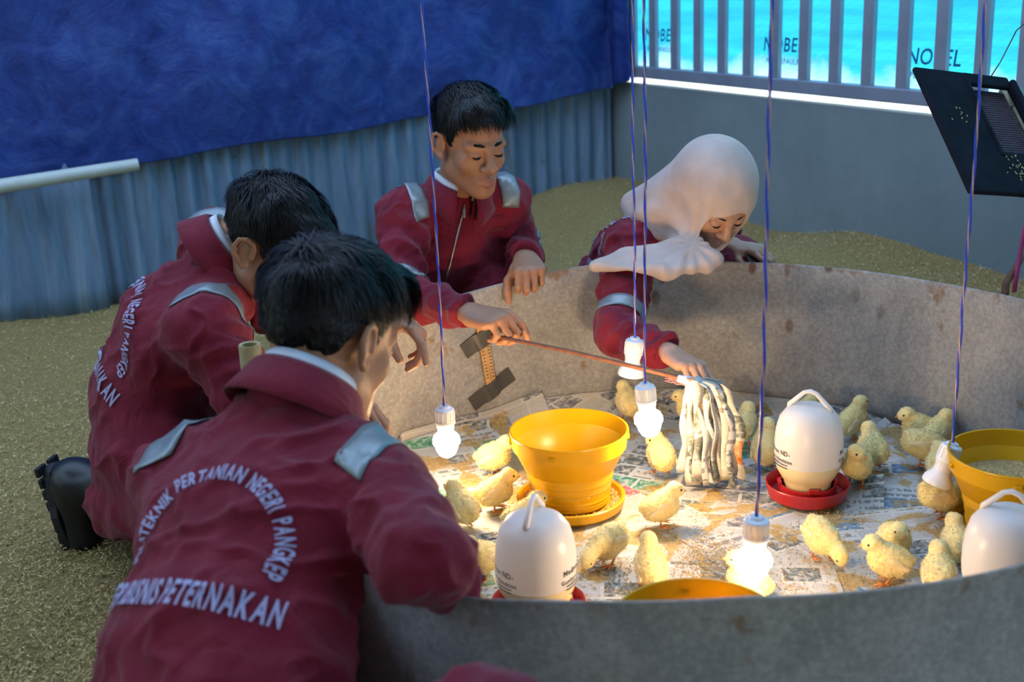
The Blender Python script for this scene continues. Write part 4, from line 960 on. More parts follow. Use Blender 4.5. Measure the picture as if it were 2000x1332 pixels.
for c in (
 (966, 926, 'stand', -5, 'chick standing left of the yellow feeder tray, facing right'),
 (968, 996, 'stand', 8, 'chick walking right below the chick by the feeder tray'),
 (905, 1028, 'stand', 125, 'chick turned away beside the front man\'s sleeve'),
 (945, 1128, 'turn', 215, 'chick looking left between the sleeve and the nearest drinker'),
 (1022, 1034, 'rest', 20, 'chick hidden behind the handle of the nearest drinker'),
 (1228, 818, 'stand', 110, 'chick by the far pen wall behind the lit middle bulb'),
 (1352, 830, 'stand', 170, 'chick peeping out behind the paper duster'),
 (1292, 926, 'preen', 100, 'chick with turned back just left of the paper duster'),
 (1290, 1026, 'stand', 12, 'chick striding right in front of the paper duster'),
 (1190, 1098, 'peck', 215, 'chick pecking with lowered head in the pen middle'),
 (1272, 1148, 'up', 95, 'chick seen from behind near the front feeder'),
 (1462, 1178, 'up', 170, 'chick half covered by the nearest lit bulb'),
 (1452, 866, 'stand', 60, 'chick standing right behind the paper duster strips'),
 (1494, 912, 'up', 70, 'chick with raised neck left of the far white drinker'),
 (1562, 842, 'stand', 15, 'chick behind the dome of the far white drinker'),
 (1662, 856, 'up', 20, 'chick stretching its neck right of the far drinker by the wall'),
 (1704, 912, 'stand', 95, 'chick seen from behind right of the far drinker'),
 (1672, 946, 'turn', 240, 'chick facing the viewer right beside the far drinker'),
 (1795, 872, 'stand', 175, 'chick looking left at the back of the right huddle'),
 (1826, 880, 'stand', 30, 'chick at the rear right of the huddle by the wall'),
 (1798, 906, 'peck', -8, 'chick with lowered head at the front of the huddle'),
 (1834, 934, 'rest', 80, 'chick crouching behind the unlit right lamp fitting'),
 (1832, 1008, 'peck', 10, 'chick pecking at the tray of the right feeder'),
 (1602, 1088, 'peck', -70, 'chick bent forward pecking in front of the far drinker'),
 (1735, 1136, 'stand', 172, 'chick facing left close to the near right rim'),
 (1745, 1078, 'rest', 268, 'small chick sitting face-on behind the left-facing chick'),
 (1868, 1090, 'rest', 85, 'chick sitting turned away left of the right drinker'),
 (1832, 1152, 'rest', 75, 'chick resting at the near right rim, back towards viewer'),
 (1072, 1236, 'rest', 40, 'chick only just showing over the rim below the nearest drinker')):
    chick(*c[:4], c[4], 0.90+0.09*random.random())

# ================================================================== people
def hair_line(y):
    return np.interp(y, [-.13, -.10, -.07, -.04, -.022, -.008, .012, .020, .034, .042, .060, .080, .10, .14],
                        [-.075, -.070, -.055, -.02, .024, .030, .024, -.004, -.002, .036, .064, .078, .080, .080])
def head_mesh():
    F = Field((-.105, -.125, -.20), (.105, .135, .135), .0023)
    F.ell((0, -.014, .034), (.073, .092, .083), k=.02); F.ell((0, .036, .032), (.060, .053, .062), k=.02)
    F.ell((0, .034, -.034), (.056, .056, .072), k=.025)
    for s in (-1, 1):
        F.rc((s*.046, .002, -.058), (s*.018, .068, -.094), .021, .016, .03)
        F.ell((s*.037, .060, -.026), (.025, .022, .024), k=.02)
        F.rc((s*.046, .076, .018), (s*.008, .089, .014), .009, .009, .016)
    F.ell((0, .077, -.098), (.020, .017, .017), k=.022)
    for s in (-1, 1): F.ell((s*.031, .101, -.001), (.019, .013, .011), k=.012, mode='cut')
    for s in (-1, 1): F.ell((s*.031, .081, -.001), (.0170, .0130, .0120), k=.005)
    F.rc((0, .089, .010), (0, .110, -.031), .0080, .0125, .012); F.ell((0, .109, -.033), (.0125, .0115, .0105), k=.008)
    for s in (-1, 1): F.ell((s*.0135, .099, -.036), (.0095, .0115, .0085), k=.006); F.ell((s*.0068, .107, -.0445), (.0040, .0050, .0035), k=.003, mode='cut')
    F.ell((0, .080, -.068), (.030, .018, .020), k=.015)
    for s in (-1, 1): F.rc((s*.021, .088, -.0665), (0, .0965, -.0625), .0042, .0062, .004); F.rc((s*.019, .088, -.0705), (0, .0950, -.0745), .0045, .0078, .004)
    for s in (-1, 1): F.rc((s*.023, .0935, -.0685), (0, .1030, -.0682), .0011, .0016, .002, mode='cut')
    for s in (-1, 1):
        c, d = math.cos(s*.28), math.sin(s*.28); F.ell((s*.0760, -.010, -.001), (.0042, .0170, .0260), np.array([[c, -d, 0], [d, c, 0], [0, 0, 1]]), k=.004)
        arc = [(.010, -.004), (.010, .012), (.004, .025), (-.010, .029), (-.022, .022), (-.026, .006), (-.021, -.010), (-.012, -.022), (-.002, -.028), (.004, -.024)]
        ep = [V(s*(.0755+.013*min(1, (.010-y)/.03)-(.004 if z < -.02 else 0)), y-.003, z-.001) for y, z in arc]
        for a_, b_ in zip(ep[:-1], ep[1:]): F.rc(a_, b_, .0044, .0044, .002)
        F.ell(ep[-2]+V(0, .002, .002), (.005, .008, .008), k=.005); F.rc((s*.078, -.012, .014), (s*.079, -.014, -.010), .0032, .0032, .003)
    F.rc((0, -.028, -.05), (0, -.036, -.105), .052, .052, .025)
    return F.mesh(2)
HEAD = head_mesh()
def hair_mesh(top):
    F = Field((-.12, -.15, -.11), (.12, .15, .16), .0026)
    F.ell((0, -.015, .040), (.0785, .098, .090), k=.01); F.ell((0, .004+top*.2, .072), (.074+top*.3, .092+top*.25, .050+top), k=.02)
    if top > .007: F.rc((-.036, .054, .092), (.036, .058, .092), .024+top*.4, .024+top*.4, .02)
    def fn(X, Y, Z): return (hair_line(Y)-Z+0*X)*.8
    F.op((-.13, -.16, -.12), (.13, .16, .17), fn, .004, 'int')
    P, Q = F.mesh(3); N = normals(P, Q); P = P+N*(.0022*fbm(P*V(60, 60, 60), 3))[:, None]
    return P, Q
def hair_strands(P, Q, n, ln, fwd_bias):
    N = normals(P, Q); hl = hair_line(P[:, 1]); ok = np.nonzero((P[:, 2] > hl+.012) & (N[:, 2] > -.35))[0]; idx = rng.choice(ok, n); p = P[idx].copy(); nn = N[idx]
    top = np.clip((p[:, 2]-.03)/.06, 0.12, 1); L = ln*top*(.7+.6*rng.random(n))
    wh = V(.01, -.075, .11); t0 = p-wh; t0[:, 1] += fwd_bias*.1; cl = np.stack([vnoise(p*70+11), vnoise(p*70+23), vnoise(p*70+37)], 1); t0 += cl*.05+rng.normal(0, .016, (n, 3)); t0[:, 2] -= .03; LF = .003+.010*np.clip(vnoise(p*55)+.35, 0, 1)+.003*rng.random(n)
    vs = []; c0 = V(0, -.010, .035); cur = p+nn*.0005; tl = None; K = 5; W = .0007+.0009*rng.random(n)
    rings = []
    for k in range(K+1):
        nn2 = cur-c0; nn2 = nn2/np.array([.0785, .098, .095])**2; nn2 /= np.linalg.norm(nn2, axis=1, keepdims=True)
        t = t0-nn2*(t0*nn2).sum(1)[:, None]; t /= np.linalg.norm(t, axis=1, keepdims=True)+1e-9
        sd = np.cross(t, nn2); w = W*(1-k/K)**.6
        lift = LF*math.sin(math.pi*.75*k/K)*top
        rings.append((cur+nn2*lift[:, None]-sd*w[:, None], cur+nn2*lift[:, None]+sd*w[:, None]))
        cur = cur+t*(L/K)[:, None]-V(0, 0, .0004)*k
    PP = np.concatenate([x for r in rings for x in r]); q = np.arange(n); FF = []
    for k in range(K): a = 2*k*n; FF.append(np.stack([q+a, q+a+n, q+a+3*n, q+a+2*n], 1))
    return PP, np.concatenate(FF)
def hand_mesh(curls, thumb, spread=.06, slim=1.0, idx_dir=0.0):
    F = Field((-.075, -.12, -.115), (.095, .19, .06), .0018); S = slim
    F.ec((0, -.036, 0), (0, -.005, 0), (.0265*S, .0205*S), (.0265*S, .0195*S), V(1, 0, 0), .01)
    F.ec((0, -.005, 0), (.002, .072, .002), (.027*S, .0165*S), (.0385*S, .0130*S), V(1, 0, 0), .012)
    F.rc((.016, .012, -.007), (.034*S, .046, -.011), .0155*S, .0125*S, .012)
    F.rc((-.022*S, .01, -.006), (-.030*S, .055, -.004), .013*S, .011*S, .012)
    rx = [.0285, .0098, -.0092, -.0268]; ry = [.080, .085, .081, .071]; ln = [.072, .080, .074, .058]; rr = [.0091, .0094, .0089, .0080]
    for i in range(4):
        p = V(rx[i]*S, ry[i], 0); th = 0; a = spread*(1.5-i)+(idx_dir if i == 0 else 0); r = rr[i]*S
        F.ell(p+V(0, -.004, .0035), (.0088*S, .011, .0075), k=.006)
        for j, (c, f) in enumerate(zip(curls[i], (.46, .30, .24))):
            th += c; d = V(math.sin(a)*math.cos(th), math.cos(a)*math.cos(th), -math.sin(th)); q = p+d*ln[i]*f
            F.rc(p, q, r, r*.90, .0045 if j == 0 else .002); p = q; r *= .90
    p = V(.030*S, .030, -.008); r = .0115*S
    for d, l in zip(thumb, (.036, .028, .020)):
        q = p+unit(V(*d))*l; F.rc(p, q, r, r*.90, .006); p = q; r *= .89
    return F.mesh(2)
def put_hand(P, Q, wrist, dirv, back, right):
    P = P.copy(); Q = Q.copy()
    if right: P[:, 0] *= -1; Q = Q[:, ::-1]
    R = frame(dirv, back); return wrist+P @ R.T, Q
def join(parts):
    vs = []; fs = []; b = 0
    for P, Q in parts: vs.append(P); fs.append(Q+b); b += len(P)
    return np.concatenate(vs), np.concatenate(fs)
def bvh_of(P, Q): return BVHTree.FromPolygons([Vector(p) for p in P], [tuple(map(int, q)) for q in Q])
def shoot(bv, o, d, off=.003):
    h = bv.ray_cast(Vector(o), Vector(unit(d)))
    return None if h[0] is None else np.array(h[0])-unit(d)*off
def patch(name, mt, parent, org, bv, rays, nx, ny, thick=.0016):
    """grid of rays laid onto the cloth; cells whose rays miss are left out"""
    pts = [shoot(bv, o, d) for o, d in rays]; vs = [p-org if p is not None else V(0, 0, 0) for p in pts]; fs = []
    for i in range(nx-1):
        for j in range(ny-1):
            q = (i*ny+j, (i+1)*ny+j, (i+1)*ny+j+1, i*ny+j+1)
            if all(pts[k] is not None for k in q) and max(np.linalg.norm(pts[q[0]]-pts[q[2]]), np.linalg.norm(pts[q[1]]-pts[q[3]])) < .045: fs.append(q)
    if not fs: return None
    o = ob(name, mesh_py(name, vs, fs, True), mt, parent); sd = o.modifiers.new('t', 'SOLIDIFY'); sd.thickness = thick; sd.offset = 1; return o

M['iris'] = simple('dark_eye', (0.03, 0.018, 0.012), 0.15)
def person(sp):
    J = sp['J']; org = V(*sp['base']); lat = unit(J['Lsh']-J['Rsh'])
    skin = M[sp.get('skin', 'skin')]
    HR = frame(sp['face'], sp.get('up', V(0, 0, 1))); hc = J['head']; hs = sp.get('hscale', 1.0)
    hp = hc+(HEAD[0]*hs) @ HR.T
    parts = [(hp, HEAD[1])]
    for h in sp['hands']: parts.append(put_hand(*hand_mesh(*h['pose']), h['wrist'], h['dir'], h['back'], h['right']))
    allj = np.array(list(J.values())); core = Field(allj.min(0)-.1, allj.max(0)+.1, .009)
    nb = hc+HR @ V(0, -.033, -.075)*hs; cc = sp.get('ccen', J['neck']); ax = unit(sp.get('cax', nb-cc))
    nk = Field(np.minimum(nb, cc)-.12, np.maximum(nb, cc)+.12, .0042); nk.rc(nb, cc+ax*.004, .051*hs, .049*hs, .01); parts.append(nk.mesh(2))
    core.rc(J['neck'], J['chest'], .06, .09, .03); core.rc(J['chest'], J['pel'], .09, .10, .03)
    for s in 'RL':
        core.rc(J['neck'], J[s+'sh'], .045, .045, .02); core.rc(J[s+'sh'], J[s+'el'], .032, .026, .02); core.rc(J[s+'el'], J[s+'wr'], .026, .021, .01)
        core.rc(J[s+'hip'], J[s+'kn'], .07, .05, .02); core.rc(J[s+'kn'], J[s+'an'], .05, .035, .02)
    parts.append(core.mesh(1))
    P, Q = join(parts); me = mesh_np('person', P-org, Q); body = ob('person', me, skin, None, org); tag(body, sp['label'], 'person')
    # lips
    me.materials.append(M['lips_pink' if sp.get('skin') else 'lips']); bw = .55 if sp.get('skin') else 1.0; hq = HEAD[1]; c = HEAD[0][hq].mean(1)
    lip = (c[:, 1] > .084) & (((c[:, 0]/.0235)**2+((c[:, 2]+.0635)/.0060)**2 < 1) | ((c[:, 0]/.021)**2+((c[:, 2]+.0750)/.0078)**2 < 1))
    mi = np.zeros(len(Q), np.int32); mi[:len(hq)][lip] = 1; me.polygons.foreach_set('material_index', mi)
    loc = lambda p: hc+HR @ (V(*p)*hs)-org
    for s in (-1, 1):
        b = MB(); b.tube([loc((s*x, y, z)) for x, y, z in ((.011, .0950, .0195), (.022, .0935, .0225), (.036, .0860, .0235), (.050, .0735, .0180))], [.0022*bw, .0039*bw, .0035*bw, .0012*bw], 6); b.build('eyebrow', M['hair'], body, True)
        b = MB(); b.tube([loc((s*x, y, z)) for x, y, z in ((.0165, .0885, -.0045), (.024, .0930, -.0062), (.031, .0945, -.0066), (.039, .0920, -.0055), (.0460, .0855, -.0020))], [.0006, .0014, .0017, .0015, .0006], 6); b.build('eyelash', M['hair'], body, True)
        b = MB(); b.tube([loc((s*x, y, z-.0026)) for x, y, z in ((.021, .0910, -.0055), (.027, .0937, -.0064), (.035, .0932, -.0062), (.041, .0905, -.0048))], [.0006, .0017, .0017, .0006], 6); b.build('eye', M['iris'], body, True)
    # coverall
    lo = allj.min(0)-.16; hi = allj.max(0)+.16; G = Field(lo, hi, .0055); W = sp.get('w', 1.0); f = sp.get('fold', .008)
    G.ec(J['pel'], J['waist'], (.165*W, .130*W), (.150*W, .118*W), lat, .05); G.ec(J['waist'], J['chest'], (.150*W, .118*W), (.168*W, .118*W), lat, .05)
    G.ec(J['chest'], J['neck']-.035*unit(J['neck']-J['chest']), (.168*W, .115*W), (.115*W, .075*W), lat, .05)
    G.rc(J['neck'], (J['neck']+J['chest'])/2, .058, .08, .04)
    sl = sp.get('sleeve', 1.0)
    for i, s in enumerate('RL'):
        sh, el, wr_ = J[s+'sh'], J[s+'el'], J[s+'wr']; wc = wr_-unit(wr_-el)*.012
        G.rc(J['neck']-V(0, 0, .02), sh, .052, .066*sl, .04); G.rc(sh, el, .068*sl, .056*sl, .025, (f, 3.3, .7+i*2+sp['seed'], .35)); G.rc(el, wc, .056*sl, .041*sl, .015, (f*.8, 3.0, 2.1+i+sp['seed'], .3))
        dv_ = unit(wr_-el); cp = wc-dv_*.004; G.plane_cut(cp, dv_, cp-.075, cp+.075, .002)
        hp_, kn, an = J[s+'hip'], J[s+'kn'], J[s+'an']
        G.rc(hp_, kn, .105*W, .078, .04, (f, 2.4, 1.1+i+sp['seed'], .3)); G.rc(kn, an, .076, .062, .025, (f, 3.5, .4+i+sp['seed'], .3))
    P, Q = G.mesh(2); N = normals(P, Q)
    seed = sp['seed']*3.7; A_ = P @ np.array([[7, 2, 1], [-2, 9, 3], [1, -3, 6]]).T*1.15+seed
    n1 = fbm(A_, 2); n2 = fbm(P*21+seed, 2); n3 = fbm(P @ np.array([[3, 12, 5], [14, -3, 4], [-4, 5, 13]]).T+seed*1.7, 2); rid = lambda a: (1-np.clip(np.abs(a)*2.4, 0, 1))**1.6
    P = P+N*(.0075*rid(n1)+.0070*rid(n3)+.0016*n2-.005)[:, None]; P = lap(P, Q, .2)
    P[:, 2] = np.maximum(P[:, 2], .002)
    cov = ob('coverall', mesh_np('coverall', P-org, Q), M['maroon'], body); cov['label'] = 'maroon work coverall'
    bv = bvh_of(P, Q)
    # collars
    fr = unit(sp['cfront']-ax*(sp['cfront']@ax)); sdv = np.cross(ax, fr); co = cc; cs = sp.get('cs', 1.0)
    def collar(name, mt, prof, op, point, par):
        n = 40; vs = []; fs = []; m_ = len(prof); sy = .94
        for i in range(n+1):
            t = i/n; ph = op+(2*math.pi-2*op)*t; e = max(0, 1-min(t, 1-t)/.16)
            for j, (r, h) in enumerate(prof):
                r = r*cs; h = h*cs
                rr_ = r*(1+.10*e); hh = h-(point*e*e if j == m_-1 else 0)-.012*e+.006*math.cos(ph+math.pi)
                vs.append(co+fr*math.cos(ph)*rr_*1.02+sdv*math.sin(ph)*rr_*.94+ax*hh-org)
        for i in range(n):
            for j in range(m_-1): fs.append((i*m_+j, (i+1)*m_+j, (i+1)*m_+j+1, i*m_+j+1))
        o = ob(name, mesh_py(name, vs, fs, True), mt, par); sd = o.modifiers.new('t', 'SOLIDIFY'); sd.thickness = .0035; sd.offset = 1; return o
    if sp.get('collar', True):
        collar('collar', M['maroon'], [(.064, -.02), (.063, .01), (.064, .034), (.068, .041), (.074, .036), (.086, .010), (.096, -.010)], .30, .028, cov)
        collar('shirt_collar', M['shirt'], [(.0565, .020), (.057, .047), (.0595, .053), (.063, .044), (.066, .034)], .30, .006, body)
    # shoulder tapes and sleeve bands
    up = unit(ax*.6+V(0, 0, .6)); back = np.cross(lat, up); back = unit(back if back @ sp['cfront'] < 0 else -back)
    for s in 'RL':
        a, b = J['neck'], J[s+'sh']; rays = []; nx, ny = 6, 22; t0, t1 = sp.get('tape_t', (.72, 1.04))
        for i in range(nx):
            c = a+(b-a)*(t0+(t1-t0)*i/(nx-1))-up*.02
            for j in range(ny): th = math.radians(-78+136*j/(ny-1)); d = up*math.cos(th)+back*math.sin(th); rays.append((c+d*.28, -d))
        patch('reflective_tape', M['reflect'], cov, org, bv, rays, nx, ny)
        if not sp.get('band', True): continue
        a, b = J[s+'sh'], J[s+'el']; d0 = unit(b-a); u1 = unit(np.cross(d0, V(.2, .9, .3))); u2 = np.cross(d0, u1); rays = []; nx, ny = 5, 33; bt = sp.get('band_t', .80)
        for i in range(nx):
            c = a+(b-a)*(bt+.13*i/(nx-1))
            for j in range(ny): th = 2*math.pi*j/(ny-1); d = u1*math.cos(th)+u2*math.sin(th); rays.append((c+d*.11, -d))
        patch('sleeve_band', M['reflect'], cov, org, bv, rays, nx, ny)
    # lettering on the back
    if 'text' in sp:
        tx = sp['text']; X = unit(tx['X']); Y = tx['Y']-X*(tx['Y']@X); Y = unit(Y); Nn = np.cross(X, Y); Nn = Nn if Nn @ tx['out'] > 0 else -Nn; O = tx['O']; k = tx.get('s', 1.0)
        for nm, (v, f_) in (('back_lettering', text_arc('POLITEKNIK PERTANIAN NEGERI PANGKEP', .030*k, .094*k, math.radians(192), math.radians(-14))), ('back_lettering', text2d('AGRIBISNIS PETERNAKAN', .046*k, .42, .12, .03))):
            vs = []; bad = set()
            for i, q in enumerate(v):
                vs.append(q)
            dyo = 0.0 if len(v) > 0 and np.abs(v[:, 1]).max() > .06*k else -.078*k
            out = []
            for i, q in enumerate(vs):
                p = shoot(bv, O+X*q[0]+Y*(q[1]+dyo)+Nn*.16, -Nn, .0055)
                if p is None or abs((p-O)@Nn) > .15: bad.add(i); p = O
                out.append(p-org)
            f2 = [q for q in f_ if not any(i in bad for i in q)]
            out = np.array(out)
            for ids, fs in split_letters(out, f2):
                o = ob('letter', mesh_py('letter', out[ids], fs), M['print'], cov)
    # hair
    if sp.get('hair') is not None:
        HP, HQ = hair_mesh(sp['hair']['top']); hr = ob('hair', mesh_np('hair', hc+(HP*hs) @ HR.T-org, HQ), M['hair'], body); hr['label'] = 'short black hair'
        SP, SQ = hair_strands(HP, HQ, sp['hair']['n'], sp['hair']['len'], sp['hair'].get('bias', .3)); st = ob('hair_strands', mesh_np('hair_strands', hc+(SP*hs) @ HR.T-org, SQ), M['hair'], hr); st['kind'] = 'stuff'
    # boots
    for s in 'RL': boot(body, org, J.get(s+'ft', J[s+'an']), J[s+'toe'], sp.get('bootup', {}).get(s, V(0, 0, 1)))
    return dict(body=body, cov=cov, bvh=bv, org=org, HR=HR, hc=hc, nb=nb, up=up, back=back, P=P, Q=Q)
def boot(body, org, an, toe, upv):
    """ankle and toe point; upv = away from the sole"""
    d = unit(toe-an); up = unit(upv-d*(upv@d)); L = np.linalg.norm(toe-an); x = np.cross(d, up); R = np.stack([x, d, up], 1)
    F = Field((-.07, -.10, -.10), (.07, L+.06, .13), .0045)
    F.rc((0, 0, .10), (0, -.005, 0), .050, .047, .01); F.ec((0, -.02, -.018), (0, L-.02, -.025), (.042, .045), (.046, .034), V(1, 0, 0), .03); F.plane_cut((0, 0, -.045), (0, 0, -1), (-.08, -.11, -.11), (.08, L+.07, .0), .004)
    P, Q = F.mesh(2); me = mesh_np('boot', an+P @ R.T-org, Q); bt = ob('boot', me, M['boot'], body); bt['label'] = 'black rubber safety boot'
    def outline(k): 
        n = 28; o = []
        for i in range(n):
            a = 2*math.pi*i/n; y = (L-.02+.0)/2-.012+math.cos(a)*(L/2+.035)*k; w = .046*k*(1 if math.cos(a) > 0 else .88); o.append((math.copysign(abs(math.sin(a))**.7, math.sin(a))*w, y))
        return o
    vs = []; o1 = outline(1.02)
    for z in (-.040, -.058): vs += [an+R @ V(a, b, z)-org for a, b in o1]
    n = len(o1); fs = [(i, (i+1) % n, n+(i+1) % n, n+i) for i in range(n)]+[tuple(range(n-1, -1, -1)), tuple(range(n, 2*n))]
    so = ob('sole', mesh_py('sole', vs, fs), M['sole'], bt); bevel(so, .003)
    for i in range(8):
        y = -.055+i*(L+.06)/7.5
        if abs(y-.045) < .016: continue
        for sx in (-1, 1):
            b = MB(); b.box(an+R @ V(sx*.022, y, -.060)-org, (.032, .020, .010), R); bevel(b.build('tread_lug', M['sole'], bt), .003)

g0 = lambda p: V(p[0], p[1], 0.0)
# ---- the man behind the pen, holding the duster
J = dict(head=D(917, 278, 2.83), neck=D(886, 388, 2.94), Rsh=D(790, 418, 2.88), Lsh=D(985, 392, 2.99), chest=D(872, 480, 3.00), waist=D(850, 570, 3.10), pel=D(842, 660, 3.20),
         Rel=D(782, 574, 2.78), Rwr=D(922, 612, 2.60), Lel=D(1016, 486, 3.08), Lwr=D(1028, 508, 2.87), Rhip=D(800, 670, 3.15), Lhip=D(915, 660, 3.22),
         Rkn=D(760, 650, 3.00), Lkn=D(975, 588, 2.98))
for s, dx in (('R', -.06), ('L', -.03)): J[s+'an'] = J[s+'kn']+V(dx*.5, .20, -J[s+'kn'][2]+.10); J[s+'toe'] = J[s+'an']+V(dx, -.18, -.04)
cu = lambda *a: a
G_GRIP = ([(.55, .55, .35), (.85, 1.15, .6), (.95, 1.25, .6), (1.0, 1.25, .6)], [(.25, .75, -.55), (.0, .9, -.45), (-.1, .95, -.3)], .03)
FIST = ([(.95, 1.35, .9), (1.0, 1.4, .9), (1.05, 1.4, .9), (1.1, 1.4, .9)], [(.5, .55, -.65), (.1, .6, -.8), (-.1, .5, -.85)], .03)
wrA = J['Rwr']; tgt = D(1003, 648, 2.52)
A = person(dict(J=J, base=g0(J['pel']), seed=0.0, face=unit(CR*.50-CF*.72-CU*.42), up=V(0, 0, 1), cfront=unit(CR*.30-CF*.90), hscale=.97, ccen=D(893, 384, 2.93), cax=unit(CU*.9-CF*.25+CR*.12),
    hands=[dict(pose=G_GRIP, wrist=wrA, dir=unit(D(1030, 636, 2.52)-wrA), back=unit(CU*.85-CF*.5), right=True),
           dict(pose=FIST, wrist=J['Lwr'], dir=unit(-CF*.9-CU*.42+CR*.1), back=unit(CU*.9-CF*.3), right=False)],
    cs=1.06, hair=dict(top=.014, n=9000, len=.036, bias=.15), label='young man in maroon coverall leaning on the far rim, holding the duster rod', sleeve=.94, w=.84))
# zip, pockets and zip pull
def front_line(A, px0, px1, n=14): return [(CC, ray(*(np.array(px0)+(np.array(px1)-np.array(px0))*i/(n-1)))) for i in range(n)]
q = [shoot(A['bvh'], o, d, .002) for o, d in front_line(A, (908, 398), (872, 545))]; q = [x-A['org'] for x in q if x is not None]
b = MB(); b.tube(q, .0030, 6); b.build('zip', M['zip'], A['cov'], True)
pz = shoot(A['bvh'], CC, ray(906, 412), .004)
if pz is not None: b = MB(); b.box(pz-A['org']-CU*.006-CF*.003, (.007, .004, .022), np.stack([CR, -CF, CU], 1)); bevel(b.build('zip_pull', M['zip'], A['cov']), .001)
def pocket(A, quad):
    n, m_ = 9, 6; c = [np.array(k, float) for k in quad]; rays = []
    for i in range(n):
        for j in range(m_): s, t = i/(n-1), j/(m_-1); px = (c[0]*(1-s)+c[1]*s)*(1-t)+(c[3]*(1-s)+c[2]*s)*t; rays.append((CC, ray(*px)))
    o = patch('pocket_flap', M['maroon'], A['cov'], A['org'], A['bvh'], rays, n, m_, .0035)
pocket(A, [(922, 428), (982, 420), (984, 448), (926, 458)]); pocket(A, [(812, 462), (855, 470), (853, 492), (812, 486)])
# ---- the woman reaching into the pen
J = dict(head=D(1398, 382, 2.80), neck=D(1300, 452, 2.95), Rsh=D(1232, 488, 2.93), Lsh=D(1385, 445, 3.08), chest=D(1262, 500, 3.06), waist=D(1225, 545, 3.18), pel=D(1195, 600, 3.34),
         Rel=D(1207, 652, 2.74), Rwr=D(1312, 690, 2.60), Lel=D(1440, 540, 3.12), Lwr=D(1432, 478, 2.98), Rhip=D(1150, 620, 3.30), Lhip=D(1245, 610, 3.36), Rkn=D(1150, 615, 3.05), Lkn=D(1440, 530, 3.00))
for s, dx in (('R', -.03), ('L', .06)): J[s+'an'] = J[s+'kn']+V(dx*.5, .20, -J[s+'kn'][2]+.10); J[s+'toe'] = J[s+'an']+V(dx, -.17, -.04)
REACH = ([(.5, .55, .4), (.55, .6, .45), (.6, .65, .5), (.65, .7, .5)], [(.45, .75, -.45), (.15, .9, -.4), (.0, .95, -.3)], .05, .86)
RESTH = ([(.35, .5, .35), (.45, .6, .4), (.55, .65, .4), (.6, .7, .4)], [(.6, .65, -.35), (.3, .9, -.3), (.1, .95, -.3)], .09, .84)
GF = unit(CR*.27-CF*.45-CU*.85)
Gp = person(dict(J=J, base=g0(J['pel']), seed=2.0, face=GF, up=unit(CU-CF*.8+CR*.15), cfront=unit(CR*.6-CF*.8), hscale=.90, skin='skin_light', collar=False,
    hands=[dict(pose=REACH, wrist=J['Rwr'], dir=unit(D(1372, 728, 2.52)-J['Rwr']), back=unit(CU*.8-CF*.6+CR*.3), right=True),
           dict(pose=RESTH, wrist=J['Lwr'], dir=unit(D(1490, 492, 2.92)-J['Lwr']), back=unit(CU*.9-CF*.35), right=False)],
    text=dict(O=D(1205, 455, 3.02), X=unit(V(.75, .55, .12)), Y=unit(J['neck']-J['pel']), out=V(-.3, .2, 1.0), s=.9), tape_t=(.30, .75), band_t=.72,
    label='woman in cream headscarf bending over the far rim, reaching for the chicks', sleeve=.95, w=.86))
# headscarf
HR, hc = Gp['HR'], Gp['hc']; lo = np.minimum(hc, J['Rsh'])-V(.28, .22, .24); hi = np.maximum(hc, J['Lsh'])+V(.2, .2, .2); H = Field(lo, hi, .0042)
hl_ = lambda *p: hc+HR @ (V(*p)*.92)
H.ell(hl_(0, -.012, .030), (.088, .106, .100), HR, .02); H.ell(hl_(0, .030, -.045), (.076, .070, .085), HR, .03); H.rc(hl_(0, -.05, .02), D(1285, 425, 2.98), .088, .075, .04)
H.rc(hl_(0, -.03, -.06), J['neck'], .075, .075, .04); H.rc(hl_(0, .02, -.10), D(1345, 490, 2.84), .060, .050, .03)
H.tri(hl_(-.02, -.06, .05), D(1232, 398, 3.0), D(1265, 425, 2.92), .026, .04)
H.tri(D(1375, 475, 2.79), D(1162, 521, 2.80), D(1300, 530, 2.73), .010, .015); H.tri(D(1375, 475, 2.79), D(1300, 530, 2.73), D(1395, 512, 2.75), .013, .02); H.tri(D(1365, 462, 2.80), D(1215, 490, 2.82), D(1162, 521, 2.80), .009, .015); H.tri(D(1430, 462, 2.79), D(1375, 520, 2.75), D(1350, 480, 2.79), .014, .02)
H.ell(hl_(0, .092, -.030), (.052, .064, .068), HR, .010, 'cut')
P, Q = H.mesh(2); N = normals(P, Q); ctr = D(1345, 480, 2.84); rel = P-ctr; dd = np.linalg.norm(rel, axis=1); an = np.arctan2(rel @ CU, rel @ CR)
facew = np.clip((((P-hc) @ HR)[:, 1] < .02)*1.0+.15, 0, 1); low = np.clip(1-(((P-hc) @ unit(CU))+.02)/.08, .05, 1)
P = P+N*(.0030*np.sin(an*11+2.5*np.sin(dd*22))*low*np.clip(dd/.08, .1, 1)*np.clip((.19-dd)/.05, 0, 1)+.007*fbm(P @ np.array([[16, 4, 2], [-4, 7, 3], [3, 2, 12]]).T, 2)*low)[:, None]; P = lap(P, Q, .5)
hj = ob('headscarf', mesh_np('headscarf', P-Gp['org'], Q), M['hijab'], Gp['body']); hj['label'] = 'cream headscarf draped over the shoulders'
